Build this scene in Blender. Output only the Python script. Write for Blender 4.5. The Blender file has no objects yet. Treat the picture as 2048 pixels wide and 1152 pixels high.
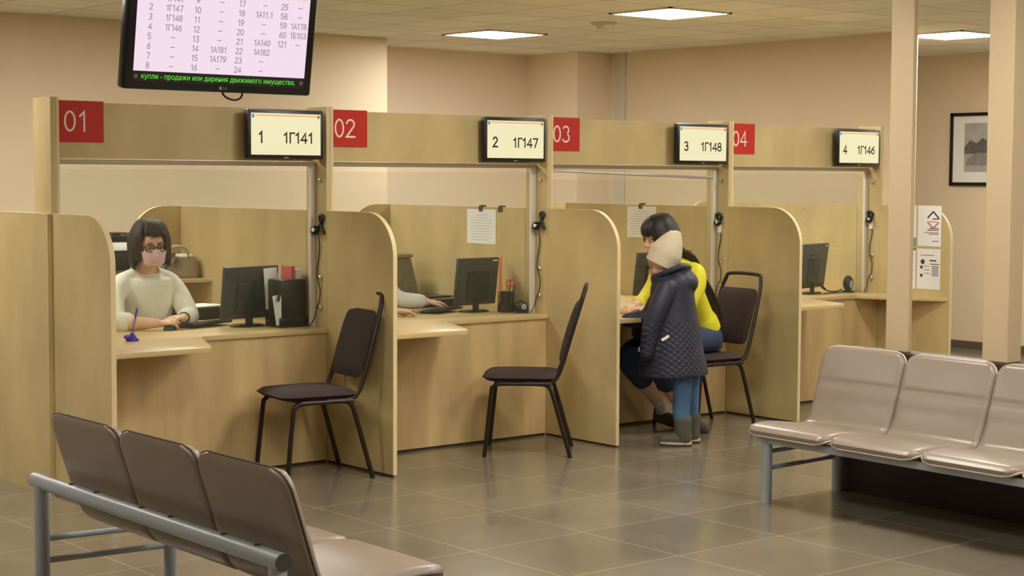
import bpy, bmesh, math, random
from mathutils import Vector, Matrix
random.seed(7)
PI = math.pi
C = bpy.context.scene.collection

# ------------------------------------------------------------------ camera
sc = bpy.context.scene
FPX, YAW, PITCH, ROLL = 3393.7, math.radians(39.6615), math.radians(3.7794), math.radians(0.3005)
cam_d = bpy.data.cameras.new('camera')
cam_d.sensor_width = 36.0
cam_d.lens = 36.0 * FPX / 2048.0
cam_d.clip_start = 0.05
cam_o = bpy.data.objects.new('camera', cam_d)
C.objects.link(cam_o)
_F = Vector((math.sin(YAW) * math.cos(PITCH), math.cos(YAW) * math.cos(PITCH), -math.sin(PITCH)))
_R = Vector((math.cos(YAW), -math.sin(YAW), 0))
_U = _R.cross(_F)
_R2 = _R * math.cos(ROLL) + _U * math.sin(ROLL)
_U2 = -_R * math.sin(ROLL) + _U * math.cos(ROLL)
_m = Matrix.Identity(4)
for _i in range(3):
    _m[_i][0], _m[_i][1], _m[_i][2] = _R2[_i], _U2[_i], -_F[_i]
_m[0][3], _m[1][3], _m[2][3] = -3.645, -8.006, 1.623
cam_o.matrix_world = _m
sc.camera = cam_o

# ------------------------------------------------------------------ world, exposure
w = bpy.data.worlds.new('world')
sc.world = w
w.use_nodes = True
w.node_tree.nodes['Background'].inputs[0].default_value = (1.0, 0.86, 0.66, 1)
w.node_tree.nodes['Background'].inputs[1].default_value = 0.22
sc.view_settings.view_transform = 'Standard'
sc.view_settings.look = 'None'
sc.view_settings.gamma = 1.0
sc.view_settings.use_curve_mapping = False
sc.view_settings.exposure = 0.0
LAMP = 38.0          # emission strength of every ceiling light
W = 1.6376          # booth pitch
H = 2.8             # ceiling height

# ------------------------------------------------------------------ helpers
def lin(c):
    return tuple(((v / 255) / 12.92 if v / 255 <= .04045 else ((v / 255 + .055) / 1.055) ** 2.4) for v in c)

def mat(name, col, rough=.6, metal=0., noise=0., nscale=8., spec=.5, emit=0., bump=0., bscale=200., stretch=None, coat=0.):
    m = bpy.data.materials.new(name)
    m.use_nodes = True
    nt = m.node_tree
    b = nt.nodes['Principled BSDF']
    c = lin(col)
    b.inputs['Base Color'].default_value = (*c, 1)
    b.inputs['Roughness'].default_value = rough
    b.inputs['Metallic'].default_value = metal
    b.inputs['Specular IOR Level'].default_value = spec
    if coat:
        b.inputs['Coat Weight'].default_value = coat
    tc = None
    if noise or bump:
        tc = nt.nodes.new('ShaderNodeTexCoord')
        mp = nt.nodes.new('ShaderNodeMapping')
        if stretch:
            mp.inputs['Scale'].default_value = stretch
        nt.links.new(tc.outputs['Object'], mp.inputs['Vector'])
    if noise:
        n = nt.nodes.new('ShaderNodeTexNoise')
        n.inputs['Scale'].default_value = nscale
        n.inputs['Detail'].default_value = 5
        nt.links.new(mp.outputs[0], n.inputs['Vector'])
        r = nt.nodes.new('ShaderNodeValToRGB')
        r.color_ramp.elements[0].position = .3
        r.color_ramp.elements[1].position = .7
        r.color_ramp.elements[0].color = (*[max(0, v * (1 - noise)) for v in c], 1)
        r.color_ramp.elements[1].color = (*[min(1, v * (1 + noise)) for v in c], 1)
        nt.links.new(n.outputs['Fac'], r.inputs[0])
        nt.links.new(r.outputs[0], b.inputs['Base Color'])
    if bump:
        n2 = nt.nodes.new('ShaderNodeTexNoise')
        n2.inputs['Scale'].default_value = bscale
        nt.links.new(mp.outputs[0], n2.inputs['Vector'])
        bp = nt.nodes.new('ShaderNodeBump')
        bp.inputs['Strength'].default_value = bump
        bp.inputs['Distance'].default_value = .002
        nt.links.new(n2.outputs['Fac'], bp.inputs['Height'])
        nt.links.new(bp.outputs[0], b.inputs['Normal'])
    if emit:
        b.inputs['Emission Color'].default_value = (*c, 1)
        b.inputs['Emission Strength'].default_value = emit
    return m

def grid_mat(name, col, line_col, ox, oy, sx, sy, lw, rough, noise=.1, spec=.5, lrough=None, nscale=2.5):
    """square tiles with joints, laid in world metres"""
    m = mat(name, col, rough, noise=noise, nscale=nscale, spec=spec)
    nt = m.node_tree
    b = nt.nodes['Principled BSDF']
    src = b.inputs['Base Color'].links[0].from_socket
    tc = nt.nodes.new('ShaderNodeTexCoord')
    sep = nt.nodes.new('ShaderNodeSeparateXYZ')
    nt.links.new(tc.outputs['Object'], sep.inputs[0])
    outs = []
    cells = []
    for k, (o, s) in enumerate(((ox, sx), (oy, sy))):
        a = nt.nodes.new('ShaderNodeMath'); a.operation = 'SUBTRACT'; a.inputs[1].default_value = o
        nt.links.new(sep.outputs[k], a.inputs[0])
        d = nt.nodes.new('ShaderNodeMath'); d.operation = 'DIVIDE'; d.inputs[1].default_value = s
        nt.links.new(a.outputs[0], d.inputs[0])
        fl = nt.nodes.new('ShaderNodeMath'); fl.operation = 'FLOOR'
        nt.links.new(d.outputs[0], fl.inputs[0]); cells.append(fl)
        r = nt.nodes.new('ShaderNodeMath'); r.operation = 'ROUND'
        nt.links.new(d.outputs[0], r.inputs[0])
        e = nt.nodes.new('ShaderNodeMath'); e.operation = 'SUBTRACT'
        nt.links.new(d.outputs[0], e.inputs[0]); nt.links.new(r.outputs[0], e.inputs[1])
        ab = nt.nodes.new('ShaderNodeMath'); ab.operation = 'ABSOLUTE'
        nt.links.new(e.outputs[0], ab.inputs[0])
        lt = nt.nodes.new('ShaderNodeMath'); lt.operation = 'LESS_THAN'; lt.inputs[1].default_value = lw / s
        nt.links.new(ab.outputs[0], lt.inputs[0]); outs.append(lt)
    mx = nt.nodes.new('ShaderNodeMath'); mx.operation = 'MAXIMUM'
    nt.links.new(outs[0].outputs[0], mx.inputs[0]); nt.links.new(outs[1].outputs[0], mx.inputs[1])
    cb = nt.nodes.new('ShaderNodeCombineXYZ')
    nt.links.new(cells[0].outputs[0], cb.inputs[0]); nt.links.new(cells[1].outputs[0], cb.inputs[1])
    wn = nt.nodes.new('ShaderNodeTexWhiteNoise'); wn.noise_dimensions = '2D'
    nt.links.new(cb.outputs[0], wn.inputs['Vector'])
    mr = nt.nodes.new('ShaderNodeMapRange')
    mr.inputs['To Min'].default_value = .93; mr.inputs['To Max'].default_value = 1.07
    nt.links.new(wn.outputs['Value'], mr.inputs['Value'])
    vm = nt.nodes.new('ShaderNodeVectorMath'); vm.operation = 'SCALE'
    nt.links.new(src, vm.inputs[0]); nt.links.new(mr.outputs[0], vm.inputs['Scale'])
    mix = nt.nodes.new('ShaderNodeMix'); mix.data_type = 'RGBA'
    nt.links.new(mx.outputs[0], mix.inputs[0])
    nt.links.new(vm.outputs[0], mix.inputs[6])
    mix.inputs[7].default_value = (*lin(line_col), 1)
    nt.links.new(mix.outputs[2], b.inputs['Base Color'])
    return m

def catmull(pts, n=6):
    P = [Vector(p) for p in pts]
    if len(P) < 3:
        return P
    out = []
    for i in range(len(P) - 1):
        p0 = P[i - 1] if i else P[0] * 2 - P[1]
        p1, p2 = P[i], P[i + 1]
        p3 = P[i + 2] if i + 2 < len(P) else P[-1] * 2 - P[-2]
        for k in range(n):
            t = k / n
            out.append(.5 * ((2 * p1) + (p2 - p0) * t + (2 * p0 - 5 * p1 + 4 * p2 - p3) * t * t + (3 * p1 - p0 - 3 * p2 + p3) * t ** 3))
    out.append(P[-1])
    return out

def rnd(poly, corners, n=6):
    """round chosen corners {index: radius} of a 2-D polygon"""
    out = []
    N = len(poly)
    for i, p in enumerate(poly):
        r = corners.get(i, 0)
        p = Vector(p)
        if not r:
            out.append(tuple(p)); continue
        a = (Vector(poly[i - 1]) - p).normalized()
        b = (Vector(poly[(i + 1) % N]) - p).normalized()
        ang = a.angle(b)
        d = r / math.tan(ang / 2)
        c = p + (a + b).normalized() * (r / math.sin(ang / 2))
        s, e = p + a * d - c, p + b * d - c
        th = s.angle(e)
        for k in range(n + 1):
            t = k / n
            v = (s * math.sin((1 - t) * th) + e * math.sin(t * th)) / math.sin(th)
            out.append(tuple(c + v))
    return out

class MB:
    def __init__(self):
        self.bm = bmesh.new()

    def _bev(self, geom_edges, bev, seg):
        bmesh.ops.bevel(self.bm, geom=geom_edges, offset=bev, segments=seg, profile=.5, affect='EDGES')

    def box(self, x0, x1, y0, y1, z0, z1, bev=0., seg=2, M=None):
        vs = [self.bm.verts.new((x, y, z)) for x in (x0, x1) for y in (y0, y1) for z in (z0, z1)]
        fs = [self.bm.faces.new([vs[i] for i in q]) for q in
              ((0, 1, 3, 2), (4, 6, 7, 5), (0, 4, 5, 1), (2, 3, 7, 6), (0, 2, 6, 4), (1, 5, 7, 3))]
        if M is not None:
            for v in vs:
                v.co = M @ v.co
        if bev:
            es = set()
            for f in fs:
                es.update(f.edges)
            self._bev(list(es), bev, seg)
        return self

    def prism(self, poly, axis, a0, a1, bev=0., seg=2):
        """2-D polygon extruded along an axis; poly is in the two other axes, in x,y,z order"""
        def p3(p, a):
            if axis == 'x': return (a, p[0], p[1])
            if axis == 'y': return (p[0], a, p[1])
            return (p[0], p[1], a)
        lo = [self.bm.verts.new(p3(p, a0)) for p in poly]
        hi = [self.bm.verts.new(p3(p, a1)) for p in poly]
        n = len(poly)
        f1 = self.bm.faces.new(lo); f2 = self.bm.faces.new(hi[::-1])
        for i in range(n):
            self.bm.faces.new((lo[i], hi[i], hi[(i + 1) % n], lo[(i + 1) % n]))
        bmesh.ops.recalc_face_normals(self.bm, faces=self.bm.faces[:])
        if bev:
            self._bev(list(set(f1.edges) | set(f2.edges)), bev, seg)
        return self

    def band(self, path, axis, a0, a1, t):
        """thin strip following an open 2-D path, extruded along an axis"""
        P = [Vector(p) for p in path]
        off = []
        for i, p in enumerate(P):
            d = (P[min(i + 1, len(P) - 1)] - P[max(i - 1, 0)]).normalized()
            off.append(p + Vector((d.y, -d.x)) * t)
        return self.prism([tuple(p) for p in P] + [tuple(p) for p in off[::-1]], axis, a0, a1)

    def tube(self, pts, r, n=12, closed=False, ref=None):
        """r: one number, a list, or a list of (a, b) half axes; ref fixes the direction of axis a"""
        P = [Vector(p) for p in pts]
        N = len(P)
        R = r if isinstance(r, (list, tuple)) else [r] * N
        rings = []
        prev = None
        for i, p in enumerate(P):
            if closed:
                t = (P[(i + 1) % N] - P[i - 1]).normalized()
            else:
                t = (P[min(i + 1, N - 1)] - P[max(i - 1, 0)]).normalized()
            if ref is not None:
                s = Vector(ref)
                s = (s - t * s.dot(t))
            elif prev is None:
                s = Vector((0, 0, 1)).cross(t)
                if s.length < .1:
                    s = Vector((1, 0, 0))
                    s = s - t * s.dot(t)
            else:
                s = prev - t * prev.dot(t)
            s.normalize()
            prev = s
            u = t.cross(s)
            a, b = R[i] if isinstance(R[i], (list, tuple)) else (R[i], R[i])
            rings.append([self.bm.verts.new(p + s * a * math.cos(2 * PI * k / n) + u * b * math.sin(2 * PI * k / n)) for k in range(n)])
        for i in range(N if closed else N - 1):
            A, B = rings[i], rings[(i + 1) % N]
            for k in range(n):
                self.bm.faces.new((A[k], A[(k + 1) % n], B[(k + 1) % n], B[k]))
        if not closed:
            self.bm.faces.new(rings[0][::-1])
            self.bm.faces.new(rings[-1])
        return self

    def cyl(self, p0, p1, r0, r1=None, n=20):
        return self.tube([p0, p1], [r0, r0 if r1 is None else r1], n)

    def ell(self, c, r, M=None, seg=20):
        if not isinstance(r, (list, tuple)):
            r = (r, r, r)
        g = bmesh.ops.create_uvsphere(self.bm, u_segments=seg, v_segments=max(6, seg // 2), radius=1)
        S = Matrix.Diagonal((*r, 1))
        X = Matrix.Translation(Vector(c)) @ ((M.to_4x4() if M else Matrix.Identity(4)) @ S)
        for v in g['verts']:
            v.co = X @ v.co
        return self

    def lathe(self, prof, c=(0, 0, 0), n=24):
        rings = []
        for (r, z) in prof:
            rings.append([self.bm.verts.new((c[0] + r * math.cos(2 * PI * k / n), c[1] + r * math.sin(2 * PI * k / n), c[2] + z)) for k in range(n)])
        for A, B in zip(rings, rings[1:]):
            for k in range(n):
                self.bm.faces.new((A[k], A[(k + 1) % n], B[(k + 1) % n], B[k]))
        self.bm.faces.new(rings[0][::-1]); self.bm.faces.new(rings[-1])
        return self

    def quad(self, a, b, c, d):
        self.bm.faces.new([self.bm.verts.new(p) for p in (a, b, c, d)])
        return self

    def mesh(self, me, M):
        k = len(self.bm.verts)
        self.bm.from_mesh(me)
        self.bm.verts.ensure_lookup_table()
        for v in self.bm.verts[k:]:
            v.co = M @ v.co
        return self

    def xf(self, M):
        for v in self.bm.verts:
            v.co = M @ v.co
        return self

def finish(me, smooth):
    if smooth:
        for p in me.polygons:
            p.use_smooth = True
        me.set_sharp_from_angle(angle=math.radians(smooth if smooth is not True else 40))

def build(mb, name, m, parent=None, smooth=True, world=False, label=None):
    me = bpy.data.meshes.new(name)
    bmesh.ops.recalc_face_normals(mb.bm, faces=mb.bm.faces[:])
    if world and parent is not None:
        mb.xf(chain(parent).inverted())
    mb.bm.to_mesh(me); mb.bm.free()
    return link(me, name, m, parent, smooth, label)

def link(me, name, m, parent=None, smooth=True, label=None):
    finish(me, smooth)
    o = bpy.data.objects.new(name, me)
    C.objects.link(o)
    me.materials.clear()
    me.materials.append(m)
    if parent is not None:
        o.parent = parent
    if label:
        o['label'] = label
    return o

def chain(o):
    M = o.matrix_basis.copy()
    while o.parent:
        o = o.parent
        M = o.matrix_basis @ M
    return M

def fuse(mb, voxel=.006, it=3):
    """one continuous skin out of overlapping closed pieces"""
    me = bpy.data.meshes.new('tmp')
    bmesh.ops.recalc_face_normals(mb.bm, faces=mb.bm.faces[:])
    mb.bm.to_mesh(me); mb.bm.free()
    o = bpy.data.objects.new('tmp', me); C.objects.link(o)
    md = o.modifiers.new('r', 'REMESH'); md.mode = 'VOXEL'; md.voxel_size = voxel
    if it:
        s = o.modifiers.new('s', 'SMOOTH'); s.factor = .5; s.iterations = it
    dg = bpy.context.evaluated_depsgraph_get()
    out = bpy.data.meshes.new_from_object(o.evaluated_get(dg))
    bpy.data.objects.remove(o); bpy.data.meshes.remove(me)
    return out

def build_fused(mb, name, m, parent, voxel=.006, it=3, label=None):
    me = fuse(mb, voxel, it)
    me.transform(chain(parent).inverted())
    return link(me, name, m, parent, 180, label)

def tag(o, label, cat, group=None, kind=None):
    o['label'] = label; o['category'] = cat
    if group: o['group'] = group
    if kind: o['kind'] = kind
    return o

def thing(name, label, cat, loc=(0, 0, 0), rz=0., group=None):
    o = bpy.data.objects.new(name, None)
    o.empty_display_size = .1
    o.location = loc; o.rotation_euler = (0, 0, rz)
    C.objects.link(o)
    return tag(o, label, cat, group)

def struct(mb, name, m, smooth=False):
    o = build(mb, name, m, None, smooth)
    o['kind'] = 'structure'
    return o

def dup(root, loc, rz, label):
    def cp(o, par):
        c = o.copy(); C.objects.link(c); c.parent = par
        for ch in [x for x in bpy.data.objects if x.parent == o]:
            cp(ch, c)
        return c
    r = cp(root, None)
    r.location = loc; r.rotation_euler = (0, 0, rz); r['label'] = label
    return r

_txt = {}
def text(s, size=1., align='CENTER', xs=1.):
    key = (s, align)
    if key not in _txt:
        cu = bpy.data.curves.new('t', 'FONT')
        cu.body = s; cu.align_x = align; cu.align_y = 'CENTER'; cu.size = 1; cu.extrude = .004; cu.resolution_u = 3
        o = bpy.data.objects.new('t', cu); C.objects.link(o)
        dg = bpy.context.evaluated_depsgraph_get()
        _txt[key] = bpy.data.meshes.new_from_object(o.evaluated_get(dg))
        bpy.data.objects.remove(o); bpy.data.curves.remove(cu)
    return _txt[key], Matrix.Diagonal((size * xs, size, size, 1))

# digits and capitals drawn as pen strokes on a 0..1 high cell
def _arc(cx, cy, rx, ry, a0, a1, n=14):
    return [(cx + rx * math.cos(math.radians(a0 + (a1 - a0) * k / n)), cy + ry * math.sin(math.radians(a0 + (a1 - a0) * k / n))) for k in range(n + 1)]
GLYPH = {
    '0': [_arc(.28, .5, .24, .5, 90, 450, 28)],
    '1': [[(.10, .78), (.30, 1.0), (.30, 0)]],
    '2': [_arc(.28, .74, .23, .26, 165, -25, 14) + [(.04, 0), (.54, 0)]],
    '3': [_arc(.26, .755, .21, .245, 150, -90, 14), _arc(.26, .255, .25, .255, 90, -150, 16)],
    '4': [[(.42, 0), (.42, 1.0), (.02, .27), (.56, .27)]],
    '5': [[(.50, 1.0), (.10, 1.0), (.07, .53)] + _arc(.26, .32, .26, .32, 120, -145, 16)],
    '6': [_arc(.28, .31, .24, .31, 0, 360, 24), [(.46, 1.0), (.27, .84), (.10, .60), (.04, .33)]],
    '7': [[(.04, 1.0), (.54, 1.0), (.22, 0)]],
    '8': [_arc(.28, .755, .20, .245, 0, 360, 20), _arc(.28, .26, .25, .26, 0, 360, 22)],
    '9': [_arc(.28, .69, .24, .31, 0, 360, 24), [(.10, 0), (.29, .16), (.46, .40), (.52, .67)]],
    'Г': [[(.08, 0), (.08, 1.0), (.48, 1.0)]],
    'А': [[(.0, 0), (.29, 1.0), (.58, 0)], [(.10, .32), (.48, .32)]],
    'Б': [[(.50, 1.0), (.08, 1.0), (.08, 0), (.28, 0)] + _arc(.28, .28, .24, .28, -90, 90, 12) + [(.08, .56)]],
    '.': [[(.18, .0), (.18, .09)]],
    '—': [[(.02, .46), (.70, .46)]],
}
ADV = {'1': .56, 'Г': .54, 'А': .66, '.': .36, '—': .72}
def stroke(mb, s, M, size, wt, xs=1., dep=.0006):
    tot = sum(ADV.get(c, .68) for c in s) - .12
    x = -tot / 2
    for c in s:
        for path in GLYPH[c]:
            P = [Vector(((x + p[0]) * size * xs, (p[1] - .5) * size)) for p in path]
            closed = (P[0] - P[-1]).length < 1e-5
            if closed:
                P = P[:-1]
            n = len(P)
            up, dn = [], []
            for i, p in enumerate(P):
                a = P[i - 1] if (i or closed) else None
                b = P[(i + 1) % n] if (i < n - 1 or closed) else None
                d1 = (p - a).normalized() if a is not None else None
                d2 = (b - p).normalized() if b is not None else None
                d1, d2 = d1 or d2, d2 or d1
                n1, n2 = Vector((-d1.y, d1.x)), Vector((-d2.y, d2.x))
                m = (n1 + n2)
                m = m.normalized() / max(.45, m.normalized().dot(n1)) if m.length > .01 else n1
                q = p
                if not closed and i == 0: q = p - d2 * wt / 2
                if not closed and i == n - 1: q = p + d1 * wt / 2
                up.append(q + m * wt / 2); dn.append(q - m * wt / 2)
            V = [[mb.bm.verts.new(M @ Vector((v.x, v.y, z))) for v in L] for L in (up, dn) for z in (0, dep)]
            for i in range(n if closed else n - 1):
                j = (i + 1) % n
                mb.bm.faces.new((V[1][i], V[3][i], V[3][j], V[1][j]))
                mb.bm.faces.new((V[0][i], V[1][i], V[1][j], V[0][j]))
                mb.bm.faces.new((V[3][i], V[2][i], V[2][j], V[3][j]))
        x += ADV.get(c, .68)
    return mb

# plane frames for lettering: x along the reading direction, y up, z towards the reader
def face_front(x, y, z):   # reader stands at -Y
    return Matrix(((1, 0, 0, x), (0, 0, -1, y), (0, 1, 0, z), (0, 0, 0, 1)))
def face_side(x, y, z):    # reader stands at -X
    return Matrix(((0, 0, -1, x), (-1, 0, 0, y), (0, 1, 0, z), (0, 0, 0, 1)))

# ------------------------------------------------------------------ materials
M_wood = mat('maple_laminate', (199, 177, 126), .42, noise=.13, nscale=4.0, stretch=(1, 1, .45), spec=.4)
M_woodF = mat('maple_laminate_upright_grain', (211, 181, 128), .42, noise=.16, nscale=3.5, stretch=(2.2, 2.2, .35), spec=.4)
M_band = mat('maple_edge_band', (226, 203, 156), .45)
M_top = mat('maple_worktop', (208, 182, 130), .35, noise=.07, nscale=5, stretch=(.5, 2, 1))
M_plinth = mat('dark_plinth', (52, 40, 30), .6)
M_wall = mat('peach_paint', (230, 212, 182), .7, noise=.02, nscale=1.2, spec=.25)
M_wall2 = mat('peach_paint_lightened', (246, 228, 204), .7, noise=.02, nscale=1.2, spec=.25)  # wall paint made lighter, standing in for light missing on niche and pilaster
M_column = mat('column_paint', (190, 168, 134), .6, spec=.3)
M_white = mat('white_paint', (214, 206, 190), .5)
M_base = mat('grey_baseboard', (96, 86, 78), .5)
M_floor = grid_mat('polished_stone_tile', (124, 113, 96), (164, 150, 124), 1.504, -1.701, .6447, .6134, .0035, .17, noise=.17, spec=.5, nscale=1.7)
M_ceil = grid_mat('mineral_ceiling_tile', (240, 236, 220), (176, 166, 142), 4.78, .45, .6, .6, .006, .85, noise=.03, spec=.2, nscale=6)
M_lamp = bpy.data.materials.new('lamp_diffuser'); M_lamp.use_nodes = True
_b = M_lamp.node_tree.nodes['Principled BSDF']
_b.inputs['Base Color'].default_value = (.9, .9, .9, 1)
_b.inputs['Emission Color'].default_value = (1, .975, .895, 1); _b.inputs['Emission Strength'].default_value = LAMP
M_alu = mat('aluminium', (176, 172, 160), .35, .75)
M_alu_d = mat('aluminium_dull', (196, 190, 174), .45, .3)
M_alu_l = mat('pale_aluminium', (206, 202, 190), .35, .4)
M_chrome = mat('chrome', (215, 210, 200), .15, 1)
M_black = mat('black_plastic', (30, 27, 26), .38)
M_black_s = mat('black_gloss_plastic', (26, 24, 24), .22)
M_dkgrey = mat('charcoal_plastic', (58, 54, 52), .45)
M_red = mat('red_sign', (196, 44, 34), .5, spec=.3)
M_signtxt = mat('sign_lettering', (250, 226, 206), .5)
M_brown_f = mat('dark_brown_fabric', (56, 40, 36), .85, noise=.12, nscale=60, bump=.3, bscale=500)
M_brown_m = mat('dark_brown_metal', (46, 34, 29), .35, .3)
M_vinyl = mat('taupe_vinyl', (140, 124, 110), .30, noise=.04, nscale=5, bump=.08, bscale=60, spec=.5)
M_vinylb = mat('taupe_vinyl_back', (150, 130, 116), .5, noise=.04, nscale=5, bump=.06, bscale=60)
M_piping = mat('dark_piping', (58, 42, 34), .6)
M_piping_l = mat('pale_piping', (206, 190, 172), .5)
M_grey_m = mat('grey_enamel_metal', (168, 174, 180), .35, .1)
M_cap = mat('dark_end_cap', (66, 60, 56), .5)
M_dkwood = mat('dark_wenge_board', (52, 34, 27), .45, noise=.15, nscale=3, stretch=(1, 1, 8))
M_paper = mat('white_paper', (240, 238, 234), .7)
M_ink = mat('grey_ink', (120, 116, 112), .8)
M_ink_d = mat('dark_ink', (60, 58, 60), .8)
M_ink_r = mat('reddish_ink', (196, 120, 104), .8)
M_ink_p = mat('pale_ink', (176, 172, 170), .8)
M_green = mat('green_print', (120, 168, 130), .8)
M_skin = mat('skin', (226, 180, 150), .55, noise=.05, nscale=30)
M_hair = mat('dark_brown_hair', (48, 34, 28), .65, noise=.25, nscale=40, stretch=(3, 3, .4))
M_hair_b = mat('black_hair', (30, 22, 21), .5, noise=.3, nscale=50, stretch=(3, 3, .4))
M_cream = mat('cream_knit', (236, 232, 216), .85, noise=.03, nscale=30, bump=.2, bscale=300)
M_shirt = mat('white_shirt', (226, 222, 216), .8, noise=.03, nscale=20)
M_mask = mat('pink_mask', (224, 190, 196), .8)
M_trous = mat('dark_trousers', (44, 42, 48), .85)
M_yellow = mat('yellow_fabric', (226, 214, 40), .6, noise=.06, nscale=14)
M_jeans = mat('blue_denim', (74, 106, 142), .85, noise=.15, nscale=18)
M_jeans_d = mat('dark_denim', (52, 64, 92), .85, noise=.15, nscale=18)
M_boot = mat('grey_green_suede', (86, 82, 70), .85, noise=.12, nscale=30)
M_sole = mat('beige_sole', (176, 156, 140), .7)
M_hat = mat('beige_knit', (208, 192, 164), .9, noise=.04, nscale=40, bump=.35, bscale=260)
M_sock = mat('white_sock', (222, 216, 208), .9)
M_pink = mat('pink_folder', (206, 84, 104), .6)
M_orange = mat('salmon_plastic', (226, 128, 88), .5)
M_orange_h = mat('scissors_handle', (190, 70, 40), .45)
M_purple = mat('purple_plastic', (74, 58, 168), .35)
M_bag = mat('grey_leather', (166, 150, 128), .6, noise=.06, nscale=12)
M_office = mat('office_chair_fabric', (128, 116, 92), .9, noise=.06, nscale=60)
M_eye = mat('eye_white', (190, 176, 164), .3)
M_iris = mat('eye_dark', (40, 28, 24), .25)
M_lips = mat('lips', (184, 112, 100), .5)

# navy coat: plain above, diamond quilting stitched below the waist
M_coat = mat('navy_coat', (40, 40, 56), .55, noise=.08, nscale=14)
def _quilt():
    nt = M_coat.node_tree
    b = nt.nodes['Principled BSDF']
    tc = nt.nodes.new('ShaderNodeTexCoord'); sp = nt.nodes.new('ShaderNodeSeparateXYZ')
    nt.links.new(tc.outputs['Object'], sp.inputs[0])
    hs = []
    for sg in (1, -1):
        a = nt.nodes.new('ShaderNodeMath'); a.operation = 'MULTIPLY_ADD'; a.inputs[1].default_value = sg
        nt.links.new(sp.outputs[0], a.inputs[0])
        a2 = nt.nodes.new('ShaderNodeMath'); a2.operation = 'ADD'
        nt.links.new(sp.outputs[2], a.inputs[2])
        nt.links.new(a.outputs[0], a2.inputs[0]); a2.inputs[1].default_value = 0
        s = nt.nodes.new('ShaderNodeMath'); s.operation = 'MULTIPLY'; s.inputs[1].default_value = PI / .036
        nt.links.new(a2.outputs[0], s.inputs[0])
        sn = nt.nodes.new('ShaderNodeMath'); sn.operation = 'SINE'; nt.links.new(s.outputs[0], sn.inputs[0])
        ab = nt.nodes.new('ShaderNodeMath'); ab.operation = 'ABSOLUTE'; nt.links.new(sn.outputs[0], ab.inputs[0])
        pw = nt.nodes.new('ShaderNodeMath'); pw.operation = 'POWER'; pw.inputs[1].default_value = .4
        nt.links.new(ab.outputs[0], pw.inputs[0]); hs.append(pw)
    mn = nt.nodes.new('ShaderNodeMath'); mn.operation = 'MULTIPLY'
    nt.links.new(hs[0].outputs[0], mn.inputs[0]); nt.links.new(hs[1].outputs[0], mn.inputs[1])
    lt = nt.nodes.new('ShaderNodeMath'); lt.operation = 'LESS_THAN'; lt.inputs[1].default_value = .76
    nt.links.new(sp.outputs[2], lt.inputs[0])
    mu = nt.nodes.new('ShaderNodeMath'); mu.operation = 'MULTIPLY'
    nt.links.new(mn.outputs[0], mu.inputs[0]); nt.links.new(lt.outputs[0], mu.inputs[1])
    bp = nt.nodes.new('ShaderNodeBump'); bp.inputs['Strength'].default_value = .45; bp.inputs['Distance'].default_value = .012
    nt.links.new(mu.outputs[0], bp.inputs['Height']); nt.links.new(bp.outputs[0], b.inputs['Normal'])
_quilt()

def glass_mat(name, haze, tint):
    m = bpy.data.materials.new(name); m.use_nodes = True
    nt = m.node_tree; nt.nodes.clear()
    out = nt.nodes.new('ShaderNodeOutputMaterial')
    tr = nt.nodes.new('ShaderNodeBsdfTransparent'); tr.inputs[0].default_value = (*tint, 1)
    gl = nt.nodes.new('ShaderNodeBsdfGlossy'); gl.inputs['Roughness'].default_value = .02
    df = nt.nodes.new('ShaderNodeBsdfDiffuse'); df.inputs[0].default_value = (*lin((206, 214, 190)), 1)
    fr = nt.nodes.new('ShaderNodeFresnel'); fr.inputs[0].default_value = 1.45
    m1 = nt.nodes.new('ShaderNodeMixShader'); m1.inputs[0].default_value = haze
    nt.links.new(tr.outputs[0], m1.inputs[1]); nt.links.new(df.outputs[0], m1.inputs[2])
    m2 = nt.nodes.new('ShaderNodeMixShader')
    ge = nt.nodes.new('ShaderNodeNewGeometry')
    fb = nt.nodes.new('ShaderNodeMath'); fb.operation = 'SUBTRACT'; fb.inputs[0].default_value = 1; fb.use_clamp = True
    nt.links.new(ge.outputs['Backfacing'], fb.inputs[1])
    fm = nt.nodes.new('ShaderNodeMath'); fm.operation = 'MULTIPLY'
    nt.links.new(fr.outputs[0], fm.inputs[0]); nt.links.new(fb.outputs[0], fm.inputs[1])
    nt.links.new(fm.outputs[0], m2.inputs[0]); nt.links.new(m1.outputs[0], m2.inputs[1]); nt.links.new(gl.outputs[0], m2.inputs[2])
    nt.links.new(m2.outputs[0], out.inputs[0])
    return m
M_glass = glass_mat('counter_glass', .022, (.96, .97, .95))
M_lens = glass_mat('spectacle_glass', .0, (.97, .97, .97))

def screen_mat(name, col, strength):
    m = bpy.data.materials.new(name); m.use_nodes = True
    b = m.node_tree.nodes['Principled BSDF']
    b.inputs['Base Color'].default_value = (.02, .02, .02, 1)
    b.inputs['Roughness'].default_value = .3
    b.inputs['Emission Color'].default_value = (*lin(col), 1); b.inputs['Emission Strength'].default_value = strength
    return m
M_scr = screen_mat('lit_screen_cream', (244, 236, 190), .95)
M_scr_tv = screen_mat('lit_screen_pink', (244, 222, 238), .98)
M_scr_or = screen_mat('lit_screen_salmon', (240, 190, 130), .9)
M_scr_bl = screen_mat('lit_screen_blue', (110, 150, 170), .8)
M_scr_gr = screen_mat('lit_screen_green', (96, 224, 60), 1.0)
M_scr_tx = mat('screen_black_text', (34, 32, 26), .4)
M_scr_gt = screen_mat('screen_grey_text', (150, 132, 150), .8)
M_scr_rd = screen_mat('screen_red_mark', (214, 110, 80), .8)

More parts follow.
